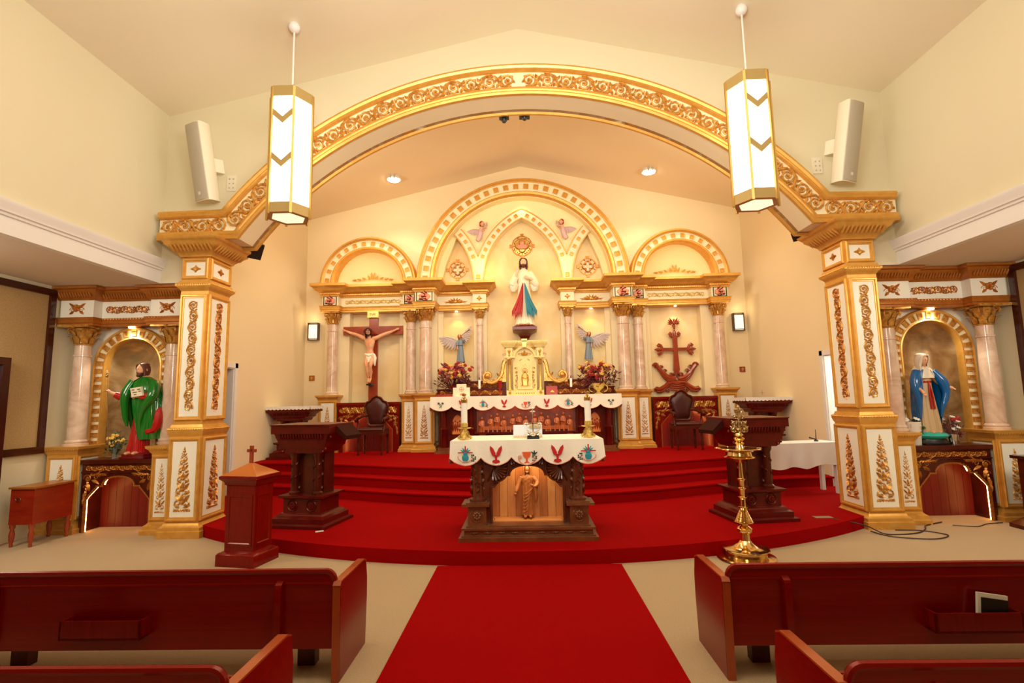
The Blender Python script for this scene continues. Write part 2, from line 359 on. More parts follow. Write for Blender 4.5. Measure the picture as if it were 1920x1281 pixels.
# chancel ceiling and nave ceiling (shallow gables)
def gceil(name, zr, sl, hx, y0, y1, m):
    mb = MB(); ps = [(-hx, zr-sl*hx), (0, zr), (hx, zr-sl*hx), (hx, zr-sl*hx+.15), (0, zr+.15), (-hx, zr-sl*hx+.15)]
    mb.prism(ps, y0, y1, P=lambda u, v, w: (u, w, v)); struct(mb, name, m, smooth=5)
gceil('ceiling_chancel', 7.79, .234, 5.6, 7.6, 12.5, 'ceil_chancel')
gceil('ceiling_nave', 7.57, .233, 5.6, -3.6, 7.32, 'ceil')
for sx, nm in ((-1, 'left'), (1, 'right')):
    T = lambda x, y, z, sx=sx: (sx*x, y, z)
    # chancel side wall with a doorway at y 8.25-9.15
    mb = MB(T); mb.box(5.5, 5.62, 7.99, 8.50, 0, 6.6); mb.box(5.5, 5.62, 7.6, 7.99, 3.72, 6.6); mb.box(5.5, 5.62, 9.45, 12.5, 0, 6.6); mb.box(5.5, 5.62, 8.50, 9.45, 2.50, 6.6)
    struct(mb, 'wall_chancel_' + nm, 'wall_chancel')
    mb = MB(T)   # white door casing and lining
    mb.box(5.475, 5.5, 9.45, 9.54, .155, 2.59); mb.box(5.475, 5.5, 8.41, 8.50, .155, 2.59); mb.box(5.475, 5.5, 8.41, 9.54, 2.50, 2.59)
    mb.box(5.5, 5.68, 9.43, 9.45, .155, 2.5); mb.box(5.5, 5.68, 8.50, 8.52, .155, 2.5); mb.box(5.5, 5.68, 8.52, 9.43, 2.48, 2.5)
    struct(mb, 'trim_1' if sx < 0 else 'trim_2', 'white')
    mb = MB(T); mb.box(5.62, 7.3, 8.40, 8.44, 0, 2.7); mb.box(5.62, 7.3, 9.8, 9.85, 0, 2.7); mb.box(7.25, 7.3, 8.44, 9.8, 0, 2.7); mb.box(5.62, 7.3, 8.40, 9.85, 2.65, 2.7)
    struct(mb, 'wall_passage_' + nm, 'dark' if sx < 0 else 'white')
    # nave upper wall, aisle beam with crown, aisle ceiling, outer wall
    mb = MB(T); mb.box(5.45, 5.6, -3.6, 7.32, 3.90, 6.5); struct(mb, 'wall_' + nm, 'wall')
    mb = MB(T); mb.sweep([(-3.6, 0), (7.32, 0)], [(0, 3.64), (0, 3.83), (.02, 3.835), (.025, 3.86), (.045, 3.87), (.05, 3.90), (.085, 3.95), (.09, 3.99), (.0, 4.0), (-.1, 4.0), (-.1, 3.64)], closed=False, P=lambda u, v, w: (5.44 + v, u, w))
    struct(mb, 'trim_3' if sx < 0 else 'trim_4', 'white')
    mb = MB(T); mb.box(5.535, 7.2, -3.6, 7.98, 3.642, 3.72); mb.box(4.9, 5.535, 7.32, 7.98, 3.642, 3.66); struct(mb, 'ceiling_aisle_' + nm, 'aisle_ceil')
    mb = MB(T); mb.box(7.1, 7.25, -3.6, 8.6, 0, 3.7); struct(mb, 'wall_outer_' + nm, 'wall')
    # aisle end wall with an arched niche
    cx, zs, r = 6.17, 2.43, .45
    a = arc(cx, zs, r, 0, 180, 24)
    poly = [(4.95, 0), (4.95, 3.64), (5.45, 3.64), (5.45, 3.7), (7.2, 3.7), (7.2, 0), (cx+r, 0), ] + a + [(cx-r, 0)]
    mb = MB(T); mb.prism(poly, 7.85, 7.98, P=lambda u, v, w: (u, w, v)); struct(mb, 'wall_aisle_end_' + nm, 'whitewall')
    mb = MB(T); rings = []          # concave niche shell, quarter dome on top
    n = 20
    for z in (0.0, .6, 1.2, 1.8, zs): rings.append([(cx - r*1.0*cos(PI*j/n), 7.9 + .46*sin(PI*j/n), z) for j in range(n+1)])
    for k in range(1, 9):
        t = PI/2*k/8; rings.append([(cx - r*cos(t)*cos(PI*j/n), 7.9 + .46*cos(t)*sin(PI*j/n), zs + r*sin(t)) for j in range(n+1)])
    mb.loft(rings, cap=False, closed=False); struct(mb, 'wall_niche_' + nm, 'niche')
struct(MB().box(-7.3, 7.3, -3.75, -3.6, 0, 7.8), 'wall_rear', 'fabric')

# red runner down the aisle
tag(MB().box(-1.0, 1.0, -3.4, 5.755, .001, .014).build('carpet_runner', 'red'), 'long red carpet runner leading up the aisle to the curved platform', 'carpet', kind='thing')

# acoustic panels on the outer walls, and doors
for sx, y0, y1, z0, z1, nm in ((-1, 2.0, 7.36, 1.16, 3.58, 'left'), (1, 2.0, 7.40, 1.05, 3.60, 'right')):
    T = lambda x, y, z, sx=sx: (sx*x, y, z)
    P = lambda u, v, w: (7.1-w, u, v)
    r = thing('acoustic_panel', 'large tan fabric wall panel in a dark brown frame, ' + ('above the wooden chest' if sx < 0 else 'beside the veiled statue'), 'wall panel', (sx*7.1, 5, 2))
    MB(T).box(y0+.08, y1-.08, z0+.08, z1-.08, .0, .02, P=P).build('fabric', 'fabric', r)
    MB(T).sweep(rect(y0, y1, z0, z1), [(0, 0), (0, .05), (-.1, .06), (-.1, 0)], P=P).build('frame', 'darkframe', r)
mb = MB(); P = lambda u, v, w: (-7.1+w, u, v)
mb.box(5.6, 6.62, 0, 2.42, 0, .07, P=P); mb.sweep(rect(5.55, 6.69, -.01, 2.50), [(0, 0), (0, .13), (-.1, .13), (-.1, 0)], P=P)
for a, b, c, d in ((5.72, 6.05, .2, 1.0), (6.15, 6.5, .2, 1.0), (5.72, 6.05, 1.15, 2.25), (6.15, 6.5, 1.15, 2.25)): mb.sweep(rect(a, b, c, d), [(0, .07), (0, .085), (-.03, .09), (-.04, .07)], P=P)
struct(mb, 'door_1', 'darkframe')

# ================================================================ chancel arch and pillars
ca = thing('chancel_arch', 'wide white and gold arch with scrollwork spanning the whole chancel opening', 'arch', (0, 7.36, 4.5))
na = 72
top = [(-5.37, 4.65)] + [(-x, z) for x, z in arc(0, 1.19, 5.62, 38.2, 141.8, na)] + [(5.37, 4.65)]
bot = [(-5.37, 4.24)] + [(-x, z) for x, z in arc(0, 1.16, 5.19, 36.4, 143.6, na)] + [(5.37, 4.24)]
mb = MB(); mb.loft([[(a[0], 7.14, a[1]), (b[0], 7.14, b[1]), (b[0], 7.62, b[1]), (a[0], 7.62, a[1])] for a, b in zip(top, bot)])
mb.build('arch_body', 'cream', ca)
FP = lambda u, v, w: (u, 7.14 - w, v)
g = MB()
g.sweep(top, [(-.012, 0), (-.012, .05), (.02, .062), (.05, .045), (.07, .055), (.095, .03), (.1, 0)], closed=False, P=FP); g.build('upper_moulding', 'gold', ca)
g = MB()
g.sweep(bot, [(.012, 0), (.012, .05), (-.02, .062), (-.045, .045), (-.065, .058), (-.09, .045), (-.115, .03), (-.12, 0)], closed=False, P=FP); g.build('lower_moulding', 'gold', ca)
g = MB()
g.sweep(bot, [(.035, 0), (.035, .04), (0, .05), (0, .12), (-.02, .12), (-.02, 0)], closed=False, P=lambda u, v, w: (u, 7.64 - w, v)); g.build('soffit_moulding', 'gold', ca)
for a0, a1, fl in ((90, 142.0, 1), (38.0, 90, -1)):
    Rm = 5.405; n = 18
    L = math.radians(53.6)*Rm
    def PA(u, v, w, fl=fl):
        a = PI/2 + fl*u/Rm; r = Rm + v
        return (r*cos(a), 7.14 - w, 1.175 + r*sin(a))
    g = MB(); rinceau(g, PA, .02, L-.05, 0, .115, n); g.build('scrollwork', 'goldorn', ca)
for sx in (-1, 1):
    g = MB(); rinceau(g, lambda u, v, w: (sx*(5.37 - u), 7.14 - w, 4.445 + v), .0, 1.02, 0, .115, 4); g.build('scrollwork', 'goldorn', ca)
# small black fixtures clamped under the arch crown
for x, w, h in ((-.245, .08, .05), (.085, .085, .02)):
    r = thing('track_light', 'small black stage light under the arch crown, ' + ('the bulkier of the pair' if h > .03 else 'the flatter of the pair'), 'light', (x, 7.72, 6.3))
    m_ = MB(); m_.box(x-w, x+w, 7.65, 7.80, 6.335, 6.35); m_.build('mounting_plate', 'black', r)
    m_ = MB(); m_.lathe([(.03, .0), (.05, .03), (.05, .06), (.02, .075)], (x, 7.72, 6.335-h-.03), 10); m_.build('lamp_head', 'black', r)

def pillar(sx):
    T = lambda x, y, z: (sx*x, y, z)
    r = thing('decorated_pillar', 'tall square gold and white pillar of the arch, ' + ('next to the green robed statue' if sx < 0 else 'next to the blue mantled statue'), 'pillar', (sx*4.8, 7.4, 0), 'pillars of the chancel arch')
    x0, x1, y0, y1 = 4.59, 5.0, 7.15, 7.67
    mb = MB(T); solid_moulding(mb, x0, x1, y0, y1, [(.10, 0), (.10, .09), (.085, .10), (.085, .14), (.05, .17), (.04, .2), (.03, .2)]); mb.build('base', 'gold', r)
    mb = MB(T); mb.box(x0-.03, x1+.03, y0-.03, y1+.03, .2, 1.38); mb.build('lower_shaft', 'gold', r)
    mb = MB(T); mb.box(x0, x1, y0, y1, 1.54, 3.49); mb.build('shaft', 'gold', r)
    for z, nm, o in ((1.38, 'belt', .03), (3.47, 'upper_belt', .0)):
        mb = MB(T); solid_moulding(mb, x0, x1, y0, y1, [(o, z), (o+.015, z+.03), (.055, z+.07), (.06, z+.10), (.055, z+.11), (.03, z+.12), (.02, z+.16), (0, z+.165)])
        for k in range(14):
            u = x0-.03 + (x1-x0+.06)*(k+.5)/14; mb.ball((u, y0-.058, z+.095), .013, 6, 4)
        for k in range(16):
            u = y0-.03 + (y1-y0+.06)*(k+.5)/16; mb.ball((x0-.058, u, z+.095), .013, 6, 4)
        mb.build(nm, 'gold', r)
    mb = MB(T); mb.box(x0, x1, y0, y1, 3.62, 4.0); mb.build('capital_block', 'gold', r)
    mb = MB(T); solid_moulding(mb, x0, x1, y0, y1, [(0, 3.97), (.03, 3.98), (.04, 4.01), (.07, 4.04), (.12, 4.09), (.17, 4.13), (.18, 4.16), (.205, 4.19), (.23, 4.21), (.24, 4.24)])
    for k in range(11):      # leaf row on the flare
        t = (k+.5)/11; u = x0-.1 + (x1-x0+.2)*t
        leaf(mb, lambda a, b, c: (a, y0-.07-(b-4.02)*1.1-c, b), u, 4.03, PI/2, .1, .05, .025)
        u = y0-.1 + (y1-y0+.2)*t
        leaf(mb, lambda a, b, c: (x0-.07-(b-4.02)*1.1-c, a, b), u, 4.03, PI/2, .1, .05, .025)
    mb.build('capital', 'gold', r)
    for face in (0, 1):
        if face == 0: P = lambda u, v, w: (x0 + u, y0 - w, v); W = x1-x0
        else: P = lambda u, v, w: (x0 - w, y0 + u, v); W = y1-y0
        Q = sub(P, 0, 0); lowP = (lambda u, v, w: (x0-.03+u, y0-.03-w, v)) if face == 0 else (lambda u, v, w: (x0-.03-w, y0-.03+u, v))
        g, w_ = MB(T), MB(T)
        framed(g, w_, P, .01, W-.01, 1.60, 3.42); framed(g, w_, P, .01, W-.01, 3.645, 3.955); framed(g, w_, lowP, .01, W+.05, .22, 1.36)
        g.build('corner_moulding', 'gold', r); w_.build('ivory_panel', 'panelwhite', r)
        o = MB(T); PV = lambda u, v, w: P(W/2 + v, u, w+.006)
        rinceau(o, PV, 1.71, 3.34, 0, .066 if face == 0 else .075, 10)
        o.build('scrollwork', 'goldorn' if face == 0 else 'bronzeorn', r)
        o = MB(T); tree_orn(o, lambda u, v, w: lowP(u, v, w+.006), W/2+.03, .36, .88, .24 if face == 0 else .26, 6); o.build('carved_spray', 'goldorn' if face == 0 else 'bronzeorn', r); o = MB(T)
        blob(o, P, W/2, 3.80, .045, .03, 8)
        for e in range(4): leaf(o, P, W/2, 3.80, e*PI/2, .085 if e % 2 == 0 else .06, .06, .03)
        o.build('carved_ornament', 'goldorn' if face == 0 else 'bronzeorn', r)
    return r
for sx in (-1, 1): pillar(sx)
# ================================================================ shared carved pieces
def capital(mb, cx, cy, z0, z1, r, ab):
    h = z1-z0
    mb.lathe([(r*1.12, z0), (r*1.16, z0+h*.05), (r, z0+h*.1), (r*1.05, z0+h*.5), (r*1.35, z0+h*.8), (r*1.4, z0+h*.86)], (cx, cy, 0), 16)
    for tier, (zz, n, ph) in enumerate(((z0+h*.08, 8, 0), (z0+h*.36, 8, PI/8))):
        for j in range(n):
            a = ph + 2*PI*j/n
            P = lambda u, v, w, a=a: (cx + cos(a)*(r*1.02+w) - sin(a)*u, cy + sin(a)*(r*1.02+w) + cos(a)*u, v)
            s = r*.85
            vs = [P(-s*.4, zz, .01), (P(s*.4, zz, .01)), P(-s*.5, zz+h*.22, s*.25), P(0, zz+h*.22, s*.5), P(s*.5, zz+h*.22, s*.25), P(-s*.3, zz+h*.36, s*.6), P(0, zz+h*.38, s*.8), P(s*.3, zz+h*.36, s*.6), P(0, zz+h*.3, s*1.05)]
            mb.add(vs, [(0, 1, 3), (0, 3, 2), (1, 4, 3), (2, 3, 6, 5), (3, 4, 7, 6), (5, 6, 8), (6, 7, 8)])
    for j in range(4):
        a = PI/4 + j*PI/2
        P = lambda u, v, w, a=a: (cx + cos(a)*u - sin(a)*w, cy + sin(a)*u + cos(a)*w, v)
        for e in (-.25, .25):
            pts = [(r*1.35 + r*.42*cos(t*1.0)*(1-.1*t), z0+h*.74 + r*.42*sin(t)*(1-.1*t), e*r) for t in [PI*1.6 - .55*k for k in range(12)]]
            mb.tube([(p[0], p[1], p[2]) for p in pts], [r*.13]*12, n=4, P=P)
    q = ab
    mb.loft([[(cx-q, cy-q, z), (cx, cy-q*.86, z), (cx+q, cy-q, z), (cx+q*.86, cy, z), (cx+q, cy+q, z), (cx, cy+q*.86, z), (cx-q, cy+q, z), (cx-q*.86, cy, z)] for z in (z0+h*.88, z1)])
    for j in range(4): mb.ball((cx + q*.9*cos(j*PI/2), cy + q*.9*sin(j*PI/2), z0+h*.9), h*.09, 6, 4)
def column(T, root, cx, cy, z0, z1, r, ch, ab):
    mb = MB(T); H = z1-ch
    mb.lathe([(r*1.3, z0), (r*1.3, z0+.03), (r*1.12, z0+.04), (r*1.2, z0+.06), (r*1.12, z0+.08), (r, z0+.09), (r*.98, z0+(H-z0)*.5), (r*.88, H-.18), (r*.98, H-.175), (r*.98, H-.15), (r*.88, H-.145), (r*.88, H)], (cx, cy, 0), 28)
    c = mb.build('column', 'marble', root)
    mb = MB(T); capital(mb, cx, cy, z1-ch, z1, r*.9, ab); mb.build('capital', 'goldorn', c)
def pedestal(T, root, x0, x1, y0, y1, z0, z1, ornh=None, caph=.09, gold='gold', sideface=0):
    mb = MB(T); mb.box(x0, x1, y0, y1, z0+.1, z1-caph+.01)
    solid_moulding(mb, x0, x1, y0, y1, [(.07, z0), (.07, z0+.06), (.05, z0+.075), (.045, z0+.12), (.015, z0+.14), (0, z0+.16)])
    solid_moulding(mb, x0, x1, y0, y1, [(0, z1-caph-.03), (.02, z1-caph), (.03, z1-caph*.7), (.06, z1-caph*.4), (.065, z1)])
    n = max(3, int((x1-x0)/.035))
    for k in range(n): mb.ball((x0 + (x1-x0)*(k+.5)/n, y0-.05, z1-caph*.5), .011, 5, 4)
    p = mb.build('pedestal', gold, root)
    g, w_, o = MB(T), MB(T), MB(T)
    P = lambda u, v, w: (x0+u, y0-w, v)
    framed(g, w_, P, .02, x1-x0-.02, z0+.19, z1-caph-.05, s=.85)
    g.build('frame_moulding', gold, p); w_.build('ivory_panel', 'panelwhite', p)
    hh = (z1-caph-z0-.24)
    tree_orn(o, lambda u, v, w: P(u, v, w+.005), (x1-x0)/2, z0+.19+hh*.12, hh*.76, min(.2, (x1-x0)*.42), 6)
    o.build('carved_ornament', 'goldorn', p)
    if sideface:
        g, w_ = MB(T), MB(T); P = lambda u, v, w: (x0-w, y0+u, v)
        framed(g, w_, P, .02, y1-y0-.02, z0+.19, z1-caph-.05, s=.7); g.build('frame_moulding', gold, p); w_.build('ivory_panel', 'panelwhite', p)
    return p
def ogee(a, b, v1=.57):
    h = [(a, 0), (a, b*v1), (a*.93, b*.63), (a*.80, b*.72), (a*.70, b*.785), (a*.66, b*.83), (a*.50, b*.83)]
    h += [(a*.50*cos(t*PI/2/8)**.8 if t < 8 else 0, b*.83 + b*.17*sin(t*PI/2/8)) for t in range(1, 9)]
    return h + [(-x, z) for x, z in h[-2::-1]]
def wood_front(T, root, P, W, H, a, b, D, wood='redwood', orn='goldorn', bw=.10):
    hw = W/2; op_ = ogee(a, b)
    m_ = MB(T); m_.prism([(-hw, 0), (-hw, H-.06), (hw, H-.06), (hw, 0)] + op_, 0, .035, P=P)
    m_.box(-hw, hw, H-.085-bw-.02, H-.085-bw, .035, .055, P=P)
    m_.box(-hw, -hw+.03, 0, H-.06, -D, 0, P=P); m_.box(hw-.03, hw, 0, H-.06, -D, 0, P=P)
    m_.build('front_plate', wood, root)
    m_ = MB(T); m_.box(-hw-.02, hw+.02, H-.06, H, -D, .06, P=P); m_.build('top_board', wood, root)
    m_ = MB(T); m_.sweep(op_, [(0, .03), (0, .05), (-.016, .05), (-.016, .03)], closed=False, P=P)
    for i in range(len(op_)-1):
        p, q = Vector(op_[i]), Vector(op_[i+1]); k = max(1, int((q-p).length/.022))
        for j in range(k): c = p.lerp(q, j/k); m_.ball((c.x, c.y, .052), .009, 5, 3, P=P)
    m_.build('bead_edge', 'bronze', root)
    m_ = MB(T); rinceau(m_, lambda u, v, w: P(u, v, w+.035), -hw+.04, hw-.04, H-.085-bw*.5, bw*.44, int(W/.11))
    m_.build('gilt_scroll_band', orn, root)
    for e in (-1, 1):
        m_ = MB(T); Q = lambda u, v, w, e=e: P(e*u, v, w+.035)
        x = hw-.09; y = H-.085-bw-.10
        spiral(m_, Q, x, y, .06, 0, 1); spiral(m_, Q, x-.13, y+.02, .045, PI, -1); spiral(m_, Q, x+.01, y-.13, .045, 0, 1); spiral(m_, Q, x+.03, y-.24, .03, 0, -1)
        for px, py, an, L in ((x-.06, y-.02, 3.6, .13), (x, y-.06, 4.4, .13), (x-.1, y+.04, 2.6, .14), (x+.02, y-.18, 4.9, .13), (x-.18, y+.05, 2.9, .12), (x+.04, y-.28, 4.7, .1)):
            leaf(m_, Q, px, py, an, L, .06, .03)
        for k in range(6): leaf(m_, Q, x-.03-.035*k, y+.03+.004*k, 2.2+.2*k, .07, .04, .02); leaf(m_, Q, x+.01+.005*k, y-.04-.045*k, 4.2+.1*k, .06, .04, .02)
        rosette(m_, Q, x, y, .035); m_.build('gilt_carving', orn, root)
    m_ = MB(T); n = 9
    for k in range(n): m_.box(-hw+.03+(W-.06)*k/n+.002, -hw+.03+(W-.06)*(k+1)/n-.002, 0, H-.08, -D+.03, -D+.045, P=P)
    m_.build('back_boards', 'boards', root)
    m_ = MB(T); m_.tube([(u*1.05, v*1.02, -.03) for u, v in op_], [.010]*len(op_), n=5, P=P); m_.build('light_strip', 'led', root)
def band(mbw, lst, T, P, r0, r1, a0, a1, n, sq, edge=True, w0=0, w1=.05):
    A = arc(0, 0, (r0+r1)/2, a0, a1, 40); h = (r1-r0)/2
    mbw.sweep(A, [(-h, w0), (-h, w1), (h, w1), (h, w0)], closed=False, P=P)
    for k in range(n):
        t = a0 + (a1-a0)*(k+.5)/n; c, d = cos(math.radians(t)), sin(math.radians(t)); rc = (r0+r1)/2
        Q = lambda u, v, w, c=c, d=d: P(rc*c + u*c - v*d, rc*d + u*d + v*c, w)
        mbg = MB(T); lst.append(mbg); mbg.loft([[Q(x*sq/2*s_, y*sq/2*s_, w) for x, y in ((-1, -1), (1, -1), (1, 1), (-1, 1))] for s_, w in ((1, w1), (1, w1+.022), (.7, w1+.022), (.6, w1+.01))])
def ring(mb, P, r, a0, a1, prof, n=48):
    mb.sweep(arc(0, 0, r, a0, a1, n), prof, closed=False, P=P)

# ================================================================ altar retable
rt = thing('altar_retable', 'tall ivory and gold retable with arches and marble columns along the chancel end wall', 'altarpiece', (0, 12.1, .655))
FL = .655
for sx in (-1, 1):
    T = lambda x, y, z, sx=sx: (sx*x, y, z)
    # piers and ochre recess panels
    mb = MB(T); mb.box(4.27, 4.87, 12.2, 12.5, FL, 4.2); mb.box(2.10, 2.92, 12.1, 12.5, FL, 4.2); mb.box(.90, 1.22, 12.2, 12.5, 1.9, 4.2)
    mb.box(2.92, 3.06, 12.3, 12.5, FL, 4.2); mb.box(1.98, 2.10, 12.3, 12.5, FL, 4.2); mb.build('pier', 'pier', rt)
    mb = MB(T); mb.box(3.06, 4.27, 12.44, 12.5, 1.7, 4.1); mb.box(1.22, 1.98, 12.44, 12.5, 1.7, 4.1); mb.build('recess_panel', 'faux', rt)
    # pedestals
    pedestal(T, rt, 2.12, 2.56, 11.72, 12.3, FL, 1.99, sideface=1)
    pedestal(T, rt, 2.57, 2.90, 11.88, 12.3, FL, 1.98)
    pedestal(T, rt, 4.46, 4.90, 11.95, 12.4, FL, 1.99)
    for cx, cy, r in ((2.33, 11.86, .148), (2.72, 12.04, .118), (1.06, 12.07, .085), (4.64, 12.08, .125)):
        column(T, rt, cx, cy, 1.99 if cx > 1.5 else 1.9, 4.0, r, .30 if cx > 1.5 else .24, r*1.55)
    # entablature
    plan = [(4.85, 12.5), (4.85, 11.92), (4.46, 11.92), (4.46, 12.12), (2.90, 12.12), (2.90, 11.92), (2.54, 11.92), (2.54, 11.64), (2.10, 11.64), (2.10, 12.2), (1.22, 12.2), (1.22, 12.0), (.90, 12.0), (.90, 12.5)][::-1]
    mb = MB(T); mb.prism(plan, 4.0, 4.12); mb.sweep(plan, [(0, 4.0), (.03, 4.0), (.03, 4.04), (.045, 4.05), (.045, 4.09), (.06, 4.13), (0, 4.13)], closed=False); mb.build('architrave', 'gold', rt)
    mb = MB(T); mb.prism(plan, 4.12, 4.38); mb.build('frieze', 'cream', rt)
    mb = MB(T); mb.prism(plan, 4.38, 4.64)
    mb.sweep(plan, [(0, 4.36), (.02, 4.36), (.03, 4.40), (.05, 4.41), (.05, 4.45), (.10, 4.47), (.15, 4.51), (.19, 4.57), (.23, 4.59), (.23, 4.65), (0, 4.66)], closed=False)
    for i in range(len(plan)-1):         # dentil row
        p, q = Vector(plan[i]), Vector(plan[i+1]); d = (q-p); L = d.length
        if L < .25: continue
        d.normalize(); s_ = Vector((d.y, -d.x)); k = int(L/.045)
        for j in range(k):
            c = p + d*(L*(j+.5)/k) + s_*.06; mb.box(c.x-.012, c.x+.012, c.y-.012, c.y+.012, 4.41, 4.445)
    mb.build('cornice', 'gold', rt)
    # painted reliefs and gilt work on the frieze
    for x0, x1, y in ((4.50, 4.82, 11.92), (2.60, 2.86, 11.92), (2.13, 2.51, 11.64)):
        P = lambda u, v, w: (u, y-w, v)
        mb = MB(T); mb.sweep(rect(x0, x1, 4.14, 4.37), [(0, 0), (0, .02), (-.015, .02), (-.015, 0)], P=P); f = mb.build('relief_frame', 'embdark', rt)
        mb = MB(T); mb.mi = 0; xm = (x0+x1)/2; w_ = (x1-x0)/2
        for k in range(7):
            a = k*2*PI/7 + x0; blob(mb, P, xm + w_*.5*cos(a), 4.25 + .05*sin(a), .05, .03, 7)
        mb.mi = 1
        for k in range(5): leaf(mb, P, xm - w_*.5, 4.19 + k*.02, -.5 + k*.35, w_*1.3, .05, .045)
        mb.mi = 2
        for k in range(5): leaf(mb, P, xm + w_*.2, 4.2, k*1.1, .1, .03, .05)
        mb.build('painted_relief', ['flpink', 'flred', 'embdark'], rt)
    mb = MB(T); P = lambda u, v, w: (u, 12.12-w, 4.25+v); rinceau(mb, P, 2.98, 4.38, 0, .05, 11, ros=False); mb.build('gilt_garland', 'palegold', rt); mb = MB(T)
    P = lambda u, v, w: (u, 12.2-w, 4.17+v)
    for e in (-1, 1):
        spiral(mb, sub(P, 1.66, 0, 1, 0, e), .12, .05, .05, 0, 1); spiral(mb, sub(P, 1.66, 0, 1, 0, e), .22, .03, .035, 0, -1)
        for a, L in ((1.2, .14), (.7, .16), (.3, .2), (.1, .3)): leaf(mb, sub(P, 1.66, 0, 1, 0, e), 0, .02, a, L, .05, .03)
    blob(mb, P, 1.66, .05, .05, .04); mb.build('gilt_leaf_relief', 'goldorn', rt); mb = MB(T); blob(mb, lambda u, v, w: (u, 12.0-w, v), 1.06, 4.25, .045, .03)
    for k in range(4): leaf(mb, lambda u, v, w: (u, 12.0-w, v), 1.06, 4.25, k*PI/2, .07, .05, .03)
    mb.build('gilt_rosette', 'goldorn', rt)
    # small arch over the side bay
    P = lambda u, v, w: (3.76+u, 12.0-w, 4.66+v)
    g, w_, q = MB(T), MB(T), []
    ring(g, P, 1.14, 0, 180, [(.04, -.2), (.04, .05), (.02, .08), (-.01, .085), (-.03, .06), (-.05, .05), (-.05, -.2)])
    ring(g, P, .90, 0, 180, [(.03, -.3), (.03, .05), (.01, .07), (-.02, .07), (-.04, .04), (-.05, .03), (-.05, -.3)])
    band(w_, q, T, P, .925, 1.10, 0, 180, 14, .10, w0=-.2, w1=.03)
    g.build('side_arch_moulding', 'gold', rt); w_.build('side_arch_band', 'cream', rt); squares(rt, q)
    mb = MB(T); rings = []
    for k in range(7):
        t = PI/2*k/6; rr = .88*cos(t)**.5 if k < 6 else .01
        rings.append([(3.76 + rr*cos(a), 12.15 + .3*sin(t), 4.64 + rr*sin(a)) for a in [PI*j/20 for j in range(21)]])
    mb.loft(rings, cap=False, closed=False); mb.build('side_tympanum', 'tymp', rt)
    mb = MB(T); P2 = lambda u, v, w: (3.76+u, 12.36-w, 4.84+v)
    for e in (-1, 1):
        Q = sub(P2, 0, 0, 1, 0, e)
        spiral(mb, Q, .10, .05, .05, 0, 1); spiral(mb, Q, .22, .02, .045, PI, -1); spiral(mb, Q, .34, .0, .04, 0, 1)
        for a, x, L in ((1.3, .0, .2), (.9, .05, .14), (.5, .16, .13), (.2, .28, .13), (.0, .4, .12)): leaf(mb, Q, x, .02, a, L, .06, .03)
    mb.build('tympanum_ornament', 'palegold', rt)
# great middle arch
P = lambda u, v, w: (u, 11.95-w, 4.63+v)
g, w_, q = MB(), MB(), []
ring(g, P, 2.52, 0, 180, [(.05, -.5), (.05, .05), (.03, .085), (-.01, .09), (-.03, .07), (-.05, .06), (-.05, -.2)], 72)
ring(g, P, 2.19, 0, 180, [(.06, -.1), (.06, .05), (.03, .085), (-.02, .075), (-.05, .04), (-.06, .03), (-.06, -.2)], 72)
g.build('great_arch_moulding', 'gold', rt)
band(w_, q, None, P, 2.25, 2.47, 0, 180, 30, .125, w0=-.2, w1=.04); w_.build('great_arch_band', 'cream', rt); squares(rt, q)
mb = MB(); mb.sweep(arc(0, 0, 2.13, 0, 180, 60), [(0, -.25), (0, .0), (-.015, 0), (-.015, -.25)], closed=False, P=P); mb.build('arch_reveal', 'tymp', rt)
gz = 4.66
def goth(r, sx, a0=0., n=14):      # pointed-arch half, centre on the far side
    am = math.degrees(math.acos(.85/r)); return [(sx*(-.85 + r*cos(math.radians(t))), gz + r*sin(math.radians(t))) for t in [a0 + (am-a0)*k/n for k in range(n+1)]]
plate = []
go = goth(2.05, 1); so = [(2*1.09 - x, z) for x, z in go]
half = [p for p in go[::-1] if p[0] < 1.09]           # apex down to the junction
half += [(2*1.09-x, z) for x, z in half[::-1] if 2*1.09-x < 1.56][0:]
half = sorted(set(half + [(1.09, 5.325)]), key=lambda p: p[0])
half += [(1.62, 5.84), (1.72, 5.6), (1.88, 5.2), (1.98, 4.8), (1.99, 4.63)]
outer = arc(0, 4.63, 2.12, 0, 90, 20)
poly = half + outer
for sx in (-1, 1):
    mb = MB(lambda x, y, z, sx=sx: (sx*x, y, z)); mb.prism(poly, -12.42, -12.2, P=lambda u, v, w: (u, -w, v)); mb.build('tympanum', 'tymp', rt)
mb = MB(); mb.prism([(-.92, 1.7), (-.92, 4.6), (-2.1, 4.6)] + arc(0, 4.63, 2.12, 180, 0, 40) + [(2.1, 4.6), (.92, 4.6), (.92, 1.7)], 12.42, 12.49, P=lambda u, v, w: (u, w, v)); mb.build('middle_panel', 'faux', rt)
